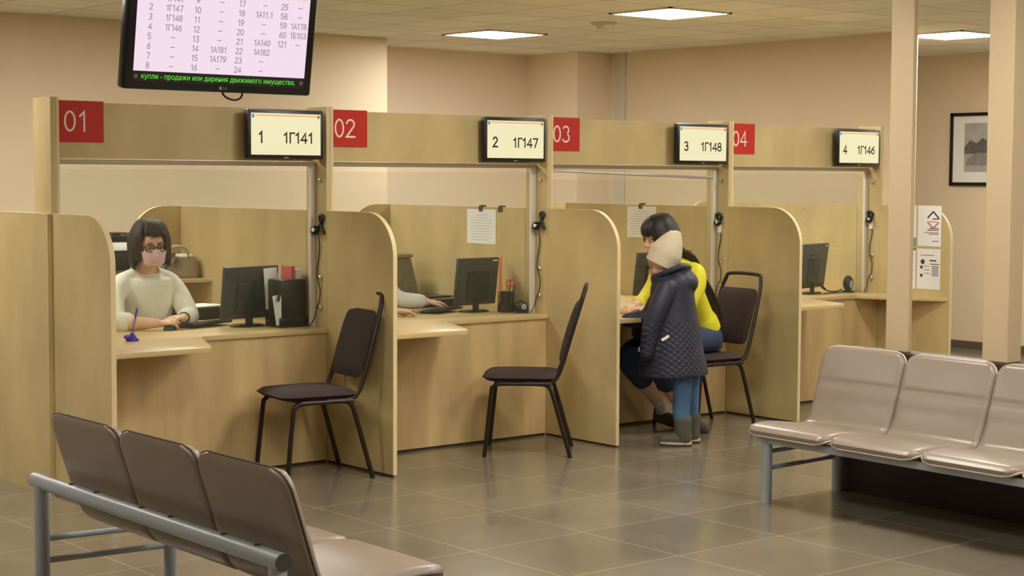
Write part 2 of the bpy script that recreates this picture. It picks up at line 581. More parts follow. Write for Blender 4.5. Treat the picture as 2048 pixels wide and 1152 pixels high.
# ------------------------------------------------------------------ room shell
YB, XB1, YN, XN, YP, XP, XR, YRE, XF = 4.0, 4.90, 4.8, 7.15, 4.06, 7.42, 7.567, .62, 10.0
struct(MB().box(-9, 13, -13, 7, -.1, 0), 'floor', M_floor)
struct(MB().box(-9, 13, -13, 7, H, H + .1), 'ceiling', M_ceil)
struct(MB().box(-9, XB1, YB, YN + .2, 0, H), 'wall_back', M_wall)
struct(MB().box(XB1, 13, YN, YN + .2, 0, H), 'wall_niche', M_wall2)
struct(MB().box(XN, XR + .02, YP, YN, 0, H), 'wall_pilaster', M_wall2)
struct(MB().box(XR, XR + .2, YRE, YN, 0, H), 'wall_right', M_wall)
struct(MB().box(XR - .018, XR, 3.83, 3.97, 0, H, .004), 'trim_1', M_white)
struct(MB().box(XR - .012, XR + .212, YRE - .012, YRE, 0, H), 'trim_2', M_wall)
struct(MB().box(XF, XF + .2, -13, YN, 0, H), 'wall_far_right', M_wall)
struct(MB().box(XF - .015, XF, -13, YN, 0, .075), 'baseboard_far_right', M_base)
struct(MB().box(-9.2, -9, -13, YN + .2, 0, H), 'wall_left', M_wall)
struct(MB().box(-9, 13, -13.2, -13, 0, H), 'wall_front', M_wall)

# ------------------------------------------------------------------ ceiling lights
def ceiling_light(x, y, label):
    t = thing('ceiling_light', label, 'ceiling light', (x, y, H), 0, 'square panel lights in the ceiling')
    fr = MB()
    for a in (-1, 1):
        fr.box(a * .3 - .012, a * .3 + .012, -.312, .312, -.012, 0)
        fr.box(-.312, .312, a * .3 - .012, a * .3 + .012, -.012, 0)
    build(fr, 'frame', M_white, t, False)
    build(MB().box(-.288, .288, -.288, .288, -.008, -.002), 'diffuser', M_lamp, t, False)
    return t
ceiling_light(5.30, 3.03, 'glowing square ceiling light nearest the back wall corner')
ceiling_light(5.08, .75, 'glowing square ceiling light above the counter with sign 03')
ceiling_light(8.10, .50, 'glowing square ceiling light beyond the tall pale post')
UP = 'added square ceiling light out of view, placed to brighten the hall and booths'
for x, y in ((1.9, 1.75), (-.3, 1.7), (2.3, -1.85), (2.3, -4.0), (-3.2, -1.4), (-.4, -3.6), (5.1, -1.6), (2.5, -5.9), (7.9, -2.6), (-5.6, -2.0), (-.4, -5.9), (5.1, -6.1), (2.5, -8.2), (-.4, -8.4), (-1.35, .8), (9.0, -1.0)):  # unseen lamps, added and shifted to brighten posts, panels and walls
    ceiling_light(x, y, UP)
t = thing('ceiling_fitting', 'small round pale fitting set in the ceiling between two lit panels', 'ceiling fitting', (5.26, 1.65, H))
build(MB().lathe([(.10, 0), (.10, -.012), (.085, -.02)]), 'rim', M_white, t)
build(MB().lathe([(.06, -.02), (.055, -.045), (.03, -.055)]), 'sensor', M_white, t)

# ------------------------------------------------------------------ booths
HP, HT, DF, YBK = 1.42, 2.005, .64, 1.68
NAMES = ['01', '02', '03', '04']
TICK = ['1Г141', '1Г147', '1Г148', '1Г146']

def partition(n):
    x = n * W
    where = ['between the hall and counter 01', 'between counters 01 and 02', 'between counters 02 and 03',
             'between counters 03 and 04', 'beyond counter 04, with white notices'][n]
    t = thing('partition', 'maple laminate partition with rounded front corner ' + where, 'partition', (x, 0, 0), 0, 'booth partitions')
    poly = rnd([(0, .012), (0, HP), (-DF, HP), (-DF, .012)], {2: .24}, 10)
    build(MB().prism(poly, 'x', 0, .024), 'front_panel', M_wood, t, 30)
    edge = [p for p in poly[1:]]
    build(MB().band([(0, HP)] + edge[1:], 'x', -.0008, .0248, .0025), 'edge_band', M_band, t, 30)
    build(MB().box(.004, .020, -DF + .02, -.0, 0, .012), 'plinth', M_plinth, t, False)
    build(MB().box(0, .024, .21, YBK, 0, HP), 'back_panel', M_wood, t, False)
    build(MB().box(-.001, .025, .21, YBK, HP, HP + .002), 'back_edge_band', M_band, t, False)
    pr = rnd([(-.34, 0), (-.34, HP), (.024, HP), (.024, 0)], {1: .22}, 10)
    build(MB().prism(pr, 'y', YBK, YBK + .024), 'return_panel', M_wood, t, 30)
    build(MB().band(pr[:-1], 'y', YBK - .001, YBK + .025, -.0025), 'return_edge_band', M_band, t, 30)
    if n == 0:
        build(MB().box(-.024, -.001, -.002, YBK, 0, HP), 'end_panel', M_wood, t, False)
        build(MB().box(-.025, 0, -.002, YBK, HP, HP + .003), 'end_edge_band', M_band, t, False)
    if n == 1:
        sh = rnd([(-.33, YBK), (-.33, YBK - .30), (0, YBK - .40), (0, YBK)], {1: .1})
        build(MB().prism(sh, 'z', .955, .975), 'corner_shelf', M_top, t, 30)
    if n == 4:
        sh = rnd([(-.001, -.625), (-.001, .12), (-.30, .12), (-.26, -.16)], {3: .06})
        build(MB().prism(sh, 'z', .735, .762, .003), 'ledge', M_top, t, 30)
    return t

def post(n):
    x = n * W
    t = thing('post', 'tall maple post ' + ['at the open end of the row, before sign 01', 'between signs 01 and 02', 'between signs 02 and 03', 'between signs 03 and 04', 'after sign 04 at the far end of the row'][n],
              'post', (x, .002, 0), 0, 'booth posts')
    build(MB().box(0, .044, 0, .205, 0 if n else 0, HT, .002), 'upright', M_wood, t)
    build(MB().box(.030, .0455, -.0015, .003, HP, HT), 'front_strip', M_band, t, False)
    if n:
        for z in (1.594, 1.043, .874):
            build(MB().lathe([(.009, 0), (.014, .006), (.014, .012), (.006, .018)], n=14).xf(Matrix.Translation((0, .055, z)) @ Matrix.Rotation(-PI / 2, 4, 'Y')), 'glass_clamp', M_chrome, t)
    return t

def header(n):
    x = n * W
    t = thing('header_panel', 'maple header board over counter %s' % NAMES[n], 'header board', (x + .045, .055, 1.70), 0, 'booth header boards')
    build(MB().box(0, W - .046, 0, .024, 0, .285), 'fascia', M_wood, t, False)
    build(MB().box(0, W - .046, .024, .17, .265, .285), 'top_board', M_wood, t, False)
    return t

RAIL = [0, -.004, -.045, 0]
def glass(n):
    x = n * W
    t = thing('glass_screen', 'clear glass screen in aluminium channel at counter %s' % NAMES[n], 'glass screen', (x + .046, .12, .762), 0, 'counter glass screens')
    ww = W - .048
    z1 = .935
    d = RAIL[n]
    build(MB().box(.02, ww - .03, -.003, .003, .002, z1 - .05 + min(d, 0)), 'pane', M_glass, t, False)
    top = MB()
    top.box(0, ww, -.014, .014, z1 - .026, z1, .002)
    build(top, 'top_rail', M_alu_d, t)
    if d < -.01:
        build(MB().tube([(.02, .0, z1 - .036), (ww - .02, .0, z1 - .036 + d)], .010, 10), 'sagging_rail', M_alu_l, t)
    build(MB().box(ww - .034, ww, -.012, .012, 0, z1 - .026, .002), 'side_channel', M_white, t)
    build(MB().box(0, .02, -.012, .012, 0, z1 - .026, .002), 'side_channel', M_white, t)
    return t

def counter(n):
    x = n * W
    t = thing('service_counter', 'maple service counter with a projecting ledge under sign %s' % NAMES[n], 'counter', (x, 0, 0), 0, 'service counters')
    build(MB().box(.046, W - .002, .003, .021, .014, .734), 'front_panel', M_woodF, t, False)
    build(MB().box(.046, W - .004, .007, .019, 0, .014), 'plinth', M_plinth, t, False)
    P = rnd([(.026, .62), (.026, .209), (.047, .209), (.047, -.004), (.026, -.004), (.026, -.555), (.59, -.555), (.83, -.012), (W - .002, -.012), (W - .002, 1.60), (W - .50, 1.60), (W - .50, .62)],
            {6: .07, 7: .05}, 8)
    build(MB().prism(P, 'z', .734, .761, .002), 'countertop', M_top, t, 30)
    build(MB().box(W - .50, W - .482, .66, 1.6, 0, .733), 'side_panel', M_wood, t, False)
    return t

def sign(n):
    x = n * W
    t = thing('number_sign', 'red square sign with pale digits %s' % NAMES[n], 'number sign', (x + .046, .055, 1.782), 0, 'red number signs')
    build(MB().box(0, .266, -.004, 0, 0, .21), 'plate', M_red, t, False)
    build(stroke(MB(), NAMES[n], face_front(.112, -.0045, .106), .096, .0105, 1.16), 'digits', M_signtxt, t, False)
    return t

def queue_monitor(n):
    x = n * W + 1.118
    t = thing('queue_monitor', 'small black queue screen reading %d and %s' % (n + 1, TICK[n]), 'display screen', (x, .03, 1.709), 0, 'queue screens on the header boards')
    ww, hh = .485, .268
    build(MB().box(0, ww, -.052, -.014, 0, hh, .006, 2), 'casing', M_black, t)
    build(MB().box(ww * .3, ww * .7, -.016, .025, .07, .2), 'wall_bracket', M_black, t, False)
    s = build(MB().box(.020, ww - .020, -.0535, -.0515, .022, hh - .020), 'screen', M_scr, t, False)
    tx = MB()
    build(stroke(tx, str(n + 1), face_front(.080, -.0538, .118), .056, .0100, 1.15), 'booth_number', M_scr_tx, s, False)
    build(stroke(MB(), TICK[n], face_front(.318, -.0538, .116), .052, .0090, 1.32), 'ticket_number', M_scr_tx, s, False)
    build(MB().box(.05, ww - .045, -.0542, -.0536, hh - .036, hh - .028), 'title_bar', M_scr_or, s, False)
    build(MB().box(.024, .04, -.0542, -.0536, hh - .046, hh - .026), 'emblem', M_scr_bl, s, False)
    build(MB().box(ww - .042, ww - .026, -.0542, -.0536, hh - .044, hh - .026), 'emblem', M_scr_rd, s, False)
    build(MB().box(ww * .47, ww * .53, -.0535, -.052, .004, .010), 'maker_mark', M_alu, t, False)
    return t

def webcam(n):
    """camera clipped to the inner face of the post on the far side of counter n"""
    x = (n + 1) * W
    t = thing('webcam', 'black ball webcam with hanging cable on the post beside counter %s' % NAMES[n], 'webcam', (x, .068, 1.312), 0, 'webcams on the posts')
    build(MB().ell((-.034, 0, 0), .027), 'camera_ball', M_black_s, t)
    build(MB().ell((-.054, -.010, .002), (.008, .012, .012)), 'lens', M_paper if n < 2 else M_chrome, t)
    if n < 2:
        lp = [(-.012, .0, .01), (-.012, -.02, .03), (-.012, -.045, .055), (-.012, -.05, .078), (-.012, -.03, .088), (-.012, -.014, .072), (-.012, -.022, .045), (-.012, -.05, -.005), (-.012, -.06, -.02)]
        build(MB().tube(catmull(lp, 5), .008, 8), 'clip', M_black, t)
    else:
        lp = [(-.012, .0, .0), (-.012, -.015, .04), (-.012, .01, .06), (-.012, .03, .05), (-.012, .02, .02)]
        build(MB().tube(catmull(lp, 5), .009, 8), 'clip', M_black, t)
        build(MB().box(-.016, -.004, -.012, .016, -.07, -.015), 'paper_tag', M_paper, t, False)
    k = .01 if n < 2 else .025
    cb = [(-.012, 0, -.02), (-.009, -.01, -.10), (-.008, .012, -.20), (-.02, .0, -.268), (-.01, -.015, -.33), (-.012, -.01, -.40), (-.02, .0 + k * .4, -.44), (-.03, .014, -.50), (-.06, .018, -.545)]
    build(MB().tube(catmull(cb, 6), .0035, 6), 'cable', M_dkgrey, t)
    return t

for n in range(5):
    partition(n); post(n)
for n in range(4):
    header(n); glass(n); counter(n); sign(n); queue_monitor(n); webcam(n)

# ------------------------------------------------------------------ hanging television
def television():
    TW, TH = .92, .56
    t = thing('television', 'large black television hanging from the ceiling, showing a pink queue table', 'television', (.083, -1.5, 1.98))
    T = Matrix.Rotation(math.radians(9), 4, 'X')
    def b(mb, name, m, par=t, sm=False):
        return build(mb.xf(T), name, m, par, sm)
    b(MB().box(-TW / 2, TW / 2, -.03, .03, 0, TH, .012, 3), 'casing', M_black_s, t, True)
    b(MB().box(-.3, .3, .03, .055, .08, .48, .01), 'back_cover', M_black, t, True)
    x0, x1, z0, z1 = -TW / 2 + .042, TW / 2 - .042, .036, TH - .038
    s = b(MB().box(x0, x1, -.0315, -.0295, z0 + .042, z1), 'screen', M_scr_tv)
    k = b(MB().box(x0, x1, -.0315, -.0295, z0 - .002, z0 + .042), 'ticker_strip', M_scr_tx)
    tk = MB()
    me, S = text('купли - продажи или дарения движимого имущества,', .031, 'CENTER', 1.0)
    wd = max(v.co.x for v in me.vertices) - min(v.co.x for v in me.vertices)
    S = Matrix.Diagonal(((x1 - x0 - .085) / wd, .031, .03, 1))
    tk.mesh(me, face_front((x0 + x1) / 2 - .005, -.0318, z0 + .020) @ S)
    b(tk, 'ticker_text', M_scr_gr, k)
    mk = MB()
    for xx in (x0 + .012, x1 - .014):
        mk.box(xx - .008, xx + .008, -.0325, -.0316, z0 + .012, z0 + .028)
    b(mk, 'ticker_mark', M_ink, k)
    cols = [(.075, .205, 1, ['1Г141', '1Г147', '1Г148', '1Г146', '—', '—', '—', '—']),
            (.335, .47, 9, ['—', '—', '—', '—', '—', '1А181', '1А179', '—']),
            (.59, .725, 17, ['—', '1А11.1', '—', '—', '1А140', '1А182', '—', '—'])]
    step, zt = .0405, z0 + .042 + .024
    ww = x1 - x0
    def cell(c, fx, i):
        mb = stroke(MB(), c, face_front(x0 + fx * ww, -.0316, zt + (7 - i) * step), .024, .0030, 1.12)
        b(mb, 'table_entry', M_scr_gt, s)
    for ca, cb_, k0, tk_ in cols:
        for i in range(8):
            cell(str(k0 + i), ca, i)
            cell(tk_[i], cb_, i)
    for i, (a, bb) in enumerate([('25', '—'), ('58', '—'), ('59', '1А178'), ('60', '1Б103'), ('121', '—')]):
        cell(a, .845, i)
        cell(bb, .94, i)
    hd = MB()
    for xx in (.205, .47, .725, .94):
        me, S = text('ТАЛОН', .030, 'CENTER', .8); hd.mesh(me, face_front(x0 + xx * ww, -.0318, zt + 8 * step) @ S)
    for xx in (.075, .335, .59, .835):
        me, S = text('ОКНО', .030, 'CENTER', .8); hd.mesh(me, face_front(x0 + xx * ww, -.0318, zt + 8 * step) @ S)
    b(hd, 'heading_text', M_scr_or, s)
    lg = MB()
    me, S = text('LG', .017, 'LEFT', 1.0); lg.mesh(me, face_front(.010, -.0318, .019) @ S)
    lg.lathe([(.0075, 0), (.0075, .0012)], n=16)
    for v in lg.bm.verts[-32:]:
        v.co = face_front(-.002, -.0308, .019) @ v.co
    b(lg, 'maker_mark', M_alu)
    lp = [(.03, .02, .02), (.035, .0, -.015), (.065, -.01, -.032), (.10, -.01, -.03), (.125, .0, -.01), (.13, .02, .02)]
    build(MB().tube(catmull(lp, 6), .0045, 8), 'cable', M_black, t)
    build(MB().cyl((0, -.03, .30), (0, -.03, H - 1.98), .022), 'ceiling_pole', M_alu, t)
    build(MB().lathe([(.07, H - 1.98 - .012), (.07, H - 1.98)], (0, -.03, 0)), 'ceiling_plate', M_alu, t)
television()

# ------------------------------------------------------------------ visitor chairs
def pad(mb, L, Wd, r, th, bulge, nx=14, ny=14, M=None, n_corner=None):
    """soft cushion: rounded rectangle L x Wd, thickness th, centred at the origin"""
    rows = []
    for side in (1, -1):
        g = []
        for i in range(nx + 1):
            row = []
            for j in range(ny + 1):
                a, b = -1 + 2 * i / nx, -1 + 2 * j / ny
                # squircle mapping keeps corners round
                x = a * L / 2; y = b * Wd / 2
                hx, hy = L / 2 - r, Wd / 2 - r
                if abs(x) > hx and abs(y) > hy:
                    dx, dy = abs(x) - hx, abs(y) - hy
                    m = max(dx, dy); l = math.hypot(dx, dy)
                    if l > 0:
                        dx, dy = dx * m / l, dy * m / l
                    x, y = math.copysign(hx + dx, x), math.copysign(hy + dy, y)
                e = max(abs(a), abs(b))
                h = th / 2 * (1 - e ** 6) ** .5 + bulge * (1 - a * a) * (1 - b * b)
                row.append(mb.bm.verts.new((x, y, side * h)) if True else None)
            g.append(row)
        rows.append(g)
    new = [v for g in rows for r_ in g for v in r_]
    if M is not None:
        for v in new:
            v.co = M @ v.co
    for g, fl in zip(rows, (False, True)):
        for i in range(nx):
            for j in range(ny):
                q = (g[i][j], g[i + 1][j], g[i + 1][j + 1], g[i][j + 1])
                mb.bm.faces.new(q[::-1] if fl else q)
    bmesh.ops.remove_doubles(mb.bm, verts=[v for v in mb.bm.verts], dist=1e-5)
    return mb

def make_chair(label, loc, rz):
    t = thing('visitor_chair', label, 'chair', loc, rz, 'brown visitor chairs at the counters')
    hw = .205
    build(pad(MB(), .45, .43, .07, .05, .010, M=Matrix.Translation((.03, 0, .458))), 'seat', M_brown_f, t, 60)
    # back hoop
    xb = lambda z: -.185 - .155 * ((z - .45) / .52)
    hoop = [(.0, -hw + .01, .432), (-.10, -hw + .01, .430), (-.165, -hw + .008, .445), (xb(.52), -hw + .004, .52), (xb(.7), -hw + .006, .70), (xb(.875), -hw + .018, .875), (xb(.95), -hw + .035, .95), (xb(.985), -hw + .075, .985)]
    hoop = hoop + [(x, -y, z) for x, y, z in hoop[::-1]]
    build(MB().tube(catmull(hoop, 5), .0125, 10), 'back_frame', M_brown_m, t)
    ang = math.atan2(.155, .52)
    Mb = Matrix.Translation((xb(.715) + .012, 0, .715)) @ Matrix.Rotation(-ang, 4, 'Y') @ Matrix.Rotation(PI / 2, 4, 'Y')
    build(pad(MB(), .375, .37, .05, .036, .008, M=Mb), 'backrest', M_brown_f, t, 60)
    sf = MB()
    for s in (-1, 1):
        sf.tube([(.155, s * hw, .425), (-.15, s * hw, .425)], .0115, 10)
    sf.tube([(.14, -hw, .425), (.14, hw, .425)], .009, 8)
    sf.tube([(-.14, -hw, .425), (-.14, hw, .425)], .009, 8)
    build(sf, 'seat_frame', M_brown_m, t)
    for s in (-1, 1):
        build(MB().tube(catmull([(.10, s * hw, .425), (.155, s * hw, .423), (.185, s * hw, .405), (.198, s * hw, .36), (.235, s * hw * 1.04, .0)], 6), .0130, 10), 'leg', M_brown_m, t)
        build(MB().tube(catmull([(-.06, s * hw * .96, .425), (-.115, s * hw * .97, .42), (-.145, s * hw * .98, .395), (-.17, s * hw, .32), (-.262, s * hw * 1.03, .0)], 6), .0130, 10), 'leg', M_brown_m, t)
    return t
ch = make_chair('dark brown padded visitor chair standing by counter 01', (1.325, -.325, 0), math.radians(171))
dup(ch, (2.768, -.414, 0), math.radians(137.3), 'dark brown padded visitor chair standing by counter 02, turned sideways')
dup(ch, (4.345, -.33, 0), math.radians(174.7), 'dark brown padded visitor chair the woman in yellow sits on')

# ------------------------------------------------------------------ waiting benches
def shell(mb, width, part):
    """one upholstered shell: profile in (u, z) from the front edge over the seat up the back"""
    prof = catmull([(-.075, .345), (-.04, .366), (.08, .372), (.24, .352), (.34, .345), (.395, .370), (.428, .43), (.462, .53), (.497, .64), (.530, .742), (.534, .756)], 6)
    prof = [Vector((p[0], p[1])) for p in [(v.x, v.y) for v in [Vector((a[0], a[1], 0)) for a in prof]]]
    # arc length
    L = [0]
    for a, b in zip(prof, prof[1:]):
        L.append(L[-1] + (b - a).length)
    tot = L[-1]
    ns, nt = 46, 22
    pts = []
    j = 0
    for i in range(ns + 1):
        # denser at both ends
        q = i / ns
        q = q - math.sin(2 * PI * q) * .06
        s = q * tot
        while j < len(L) - 2 and L[j + 1] < s:
            j += 1
        f = (s - L[j]) / max(1e-9, L[j + 1] - L[j])
        p = prof[j].lerp(prof[j + 1], min(1, max(0, f)))
        d = (prof[j + 1] - prof[j]).normalized()
        pts.append((p, Vector((-d.y, d.x)), s))
    def half(s):
        r0, r1 = .075, .075
        h = width / 2
        waist = .004 * math.exp(-((s - .47) / .10) ** 2)
        if s < r0:
            return h - r0 + math.sqrt(max(0, r0 * r0 - (r0 - s) ** 2))
        if tot - s < r1:
            e = r1 - (tot - s)
            return h - r1 + math.sqrt(max(0, r1 * r1 - e * e))
        return h - waist
    G = {}
    for side in (1, -1):
        for i, (p, nrm, s) in enumerate(pts):
            hw = max(half(s), .004)
            for k in range(nt + 1):
                q = -1 + 2 * k / nt
                q = math.copysign(1 - (1 - abs(q)) ** 1.5, q)
                edge = min(s, tot - s, hw * (1 - abs(q)) if part != 'x' else 1)
                f = min(1, edge / .032)
                fall = math.sqrt(max(0, 1 - (1 - f) ** 2))
                if side == 1:
                    th = .018 + .004
                    groove = .0085 * math.exp(-((s - tot * .775) / .009) ** 2) - .004 * math.exp(-((s - tot * .735) / .03) ** 2) + .006 * math.exp(-((s - tot * .52) / .02) ** 2)
                    h = .004 + (th * fall) - groove * f + .006 * math.sin(PI * s / tot) * (1 - q * q)
                else:
                    h = -.004 - .012 * fall
                c = p + nrm * h
                G[(side, i, k)] = mb.bm.verts.new((c.x, q * hw, c.y))
    for side in (1, -1):
        for i in range(ns):
            for k in range(nt):
                q = (G[(side, i, k)], G[(side, i + 1, k)], G[(side, i + 1, k + 1)], G[(side, i, k + 1)])
                mb.bm.faces.new(q if side < 0 else q[::-1])
    rim = [(i, 0) for i in range(ns)] + [(ns, k) for k in range(nt)] + [(i, nt) for i in range(ns, 0, -1)] + [(0, k) for k in range(nt, 0, -1)]
    for a, b in zip(rim, rim[1:] + rim[:1]):
        mb.bm.faces.new((G[(1, *a)], G[(1, *b)], G[(-1, *b)], G[(-1, *a)]))
    path = []
    for (i, k) in rim:
        c = (G[(1, i, k)].co + G[(-1, i, k)].co) / 2
        if not path or (path[-1] - c).length > .006:
            path.append(c.copy())
    return mb, path

def bench(label, loc, rz, seats, pitch, piping, off):
    """local frame: +x is the direction from the front edge to the back, seats run towards -y"""
    t = thing('waiting_bench', label, 'bench', loc, rz, 'waiting benches')
    L = seats * pitch
    for k in range(seats):
        yc = -pitch * (k + .5) + off
        mb, path = shell(MB(), pitch - .001, 's')
        o = build(mb.xf(Matrix.Translation((0, yc, 0))), 'seat', M_vinyl, t, 50)
        build(MB().tube([(p.x, p.y + yc, p.z) for p in path], .0042, 6, closed=True), 'piping', piping, o)
    y0, y1 = .0, -L - .12
    build(MB().box(-.022, .022, y1, .03, .300, .340, .008, 3), 'front_rail', M_grey_m, t)
    build(MB().cyl((.53, y1, .48), (.53, y0 - .0, .48), .028, n=28), 'rear_rail', M_grey_m, t)
    for y in (y0 + .001, y1 - .001):
        build(MB().cyl((.53, y - .0015, .48), (.53, y + .0015, .48), .0275, n=28), 'rail_end_cap', M_cap, t)
    for y in (-.03, y1 + .06):
        build(MB().cyl((0, y, 0), (0, y, .33), .027, n=24), 'leg', M_grey_m, t)
        build(MB().cyl((.53, y, 0), (.53, y, .475), .028, n=24), 'leg', M_grey_m, t)
        yb = y
        for z in (.255, .172):
            build(MB().tube([(0, y, z), (.53, yb, z + .012)], [(.012, .008)] * 2, 10, ref=(0, 0, 1)), 'cross_bar', M_grey_m, t)
    for k in range(seats):
        yc = -pitch * (k + .5) + off
        for s in (-.1, .1):
            build(MB().box(.44, .53, yc + s - .012, yc + s + .012, .462, .472), 'back_bracket', M_grey_m, t, False)
            build(MB().cyl((.53, yc + s, .505), (.53, yc + s, .5105), .010, n=12), 'bolt', M_cap, t)
            build(MB().box(.0, .30, yc + s - .015, yc + s + .015, .326, .336), 'seat_bracket', M_grey_m, t, False)
    return t
bench('taupe vinyl waiting bench with grey legs in front of the dark board', (2.70, -2.325, 0), math.radians(-1.5), 4, .535, M_piping_l, .06)
bench('taupe vinyl waiting bench seen from behind, below the television', (-.475, -3.77, 0), PI, 3, .54, M_piping, .025)

# ------------------------------------------------------------------ low dark board with posts, beyond the bench
t = thing('low_screen_wall', 'low dark brown board with a pale edge strip behind the vinyl bench', 'low wall', (3.268, -2.37, 0), math.radians(-1.5))
build(MB().box(0, .13, -2.6, -.006, .0, .748, .002), 'board', M_dkwood, t)
build(MB().box(-.003, .133, -.006, 0, .0, .748), 'edge_strip', M_band, t, False)
struct(MB().box(3.30, 3.33, -2.745, -2.605, .748, H, .004), 'trim_3', M_column)
struct(MB().box(3.275, 3.39, -3.34, -3.200, .748, H, .004), 'trim_4', M_column)

# ------------------------------------------------------------------ framed picture in the far room
t = thing('framed_picture', 'black framed grey picture with white mat on the far wall', 'picture', (XF, 1.87, 1.553), 0)
fw, fh = 1.0, .69
fr = MB()
fr.prism([(0, 0), (-fw, 0), (-fw, fh), (0, fh)], 'x', -.012, -.006)
build(fr, 'mat', M_paper, t, False)
f2 = MB()
for a, b, c, d in ((0, fw, 0, .032), (0, fw, fh - .032, fh), (0, .032, 0, fh), (fw - .032, fw, 0, fh)):
    f2.box(-.026, 0, -b, -a, c, d, .003)
build(f2, 'frame', M_black, t)
p = MB().box(-.0145, -.0125, -fw + .16, -.16, .13, fh - .10)
pr_ = build(p, 'print', mat('print_grey', (176, 172, 166), .7, noise=.1, nscale=9), t, False)
build(MB().prism([(-.16, .36), (-.22, .43), (-.3, .40), (-.36, .45), (-.44, .41), (-.54, .46), (-.64, .42), (-.84, .45), (-.84, .30), (-.16, .30)], 'x', -.0155, -.0145), 'printed_trees', mat('print_dark', (104, 100, 98), .7, noise=.25, nscale=30), pr_, False)
build(MB().prism(rnd([(-.18, .19), (-.20, .25), (-.30, .31), (-.62, .31), (-.78, .25), (-.80, .19)], {2: .05, 3: .05}), 'x', -.0165, -.0155), 'printed_car', mat('print_mid', (140, 136, 132), .7, noise=.15, nscale=20), pr_, False)

# ------------------------------------------------------------------ notices on the last partition
def notice(label, y, z, kind, x=4 * W):
    t = thing('notice', label, 'notice', (x - .0015, y, z), 0, 'white notices on the last partition')
    build(MB().box(-.0012, 0, -.205, 0, 0, .295), 'sheet', M_paper, t, False)
    X = -.0016
    def bar(y0, y1, z0, z1, m, nm):
        build(MB().box(X, X + .0006, -y1, -y0, z0, z1), nm, m, t, False)
    if kind == 0:
        for m, zz, sgn, nm in ((M_ink_d, .205, 1, 'emblem_roof'), (M_ink_r, .178, -1, 'emblem_base')):
            pts = [(-.085, zz), (-.135, zz + sgn * .048), (-.185, zz)]
            mb = MB()
            for a, b in zip(pts, pts[1:]):
                d = Vector((b[0] - a[0], b[1] - a[1])).normalized(); nn = Vector((-d.y, d.x)) * .006
                mb.prism([(a[0] + nn.x, a[1] + nn.y), (b[0] + nn.x, b[1] + nn.y), (b[0] - nn.x, b[1] - nn.y), (a[0] - nn.x, a[1] - nn.y)], 'x', X, X + .0006)
            build(mb, nm, m, t, False)
        bar(.13, .19, .196, .204, M_ink_d, 'emblem_bar'); bar(.10, .17, .176, .182, M_ink_r, 'emblem_bar')
        for k, (a, b, zz, m) in enumerate(((.10, .185, .128, M_ink_d), (.085, .185, .115, M_ink_d), (.06, .185, .097, M_ink_r), (.10, .185, .086, M_ink), (.13, .185, .035, M_ink))):
            bar(a, b, zz, zz + .006, m, 'text_line')
    elif kind == 1:
        bar(.03, .15, .245, .25, M_ink, 'text_line')
        for (a, zz) in ((.05, .20), (.04, .16), (.04, .10)):
            build(MB().lathe([(.018 if zz == .20 else .012, 0), (.018 if zz == .20 else .012, .0008)], n=18).xf(Matrix.Translation((X, -a, zz)) @ Matrix.Rotation(PI / 2, 4, 'Y')), 'pictogram', M_ink_d, t, False)
        bar(.11, .17, .205, .215, M_ink_d, 'pictogram'); bar(.115, .195, .182, .188, M_ink_d, 'table_heading')
        for k in range(6):
            bar(.13, .19, .165 - k * .013, .172 - k * .013, M_ink, 'table_row')
        for k in range(3):
            bar(.06, .11, .165 - k * .025, .169 - k * .025, M_ink, 'text_line')
    elif kind == 2:
        build(MB().lathe([(.014, 0), (.014, .0008)], n=18).xf(Matrix.Translation((X, -.165, .215)) @ Matrix.Rotation(PI / 2, 4, 'Y')), 'emblem', M_ink_d, t, False)
        bar(.02, .205, .0, .06, M_green, 'green_band')
        for k in range(5):
            bar(.03, .18, .17 - k * .018, .174 - k * .018, M_ink, 'text_line')
    else:
        bar(.02, .205, .28, .295, M_ink, 'heading')
        for k in range(11):
            bar(.025, .16 + .03 * (k % 3 == 0), .25 - k * .02, .254 - k * .02, M_ink, 'text_line')
notice('white notice with a grey and red roof emblem above small text', -.352, 1.128, 0)
notice('white notice with small black pictograms and a little table', -.352, .815, 1)
notice('white notice with a green band along its lower edge', -.135, 1.128, 2)
notice('white notice with only lines of text, under the green banded one', -.135, .815, 3)

def pinned(x, y, z, label):
    t = thing('paper_sheet', label, 'paper sheet', (x - .002, y, z), 0, 'sheets clipped to the partitions')
    build(MB().box(-.001, 0, -.30, 0, -.225, 0), 'sheet', M_paper, t, False)
    for k, (a, b) in enumerate(((.10, .22), (.07, .23), (.04, .26), (.04, .25), (.05, .26), (.04, .24), (.05, .26), (.04, .25), (.06, .26), (.05, .22))):
        zz = -.035 - k * .018
        build(MB().box(-.0014, -.0008, -b, -a, zz - .0028, zz), 'text_line', M_ink_p, t, False)
    return t
def clip(x, y, label):
    t = thing('binder_clip', label, 'clip', (x, y, HP), 0, 'black binder clips')
    build(MB().prism([(-.005, -.03), (-.002, .012), (.026, .012), (.029, -.03), (.025, -.03), (.022, .004), (.002, .004), (-.001, -.03)], 'y', -.02, .02), 'jaw', M_black, t, False)
    build(MB().tube([(-.004, -.012, -.028), (-.012, -.014, -.004), (-.014, 0, .012), (-.012, .014, -.004), (-.004, .012, -.028)], .0015, 6), 'handle', M_chrome, t)
pinned(2 * W, .805, 1.405, 'white sheet of text clipped to the partition behind counter 02')
pinned(3 * W, 1.0, 1.408, 'white sheet of text clipped to the partition behind counter 03')
clip(2 * W, .66, 'black binder clip holding the sheet behind counter 02')
clip(2 * W, .46, 'black binder clip with no sheet, behind counter 02')
clip(3 * W, .86, 'black binder clip holding the sheet behind counter 03')
t = thing('red_card', 'small red card on the partition behind counter 03', 'card', (3 * W - .002, .40, 1.04), 0)
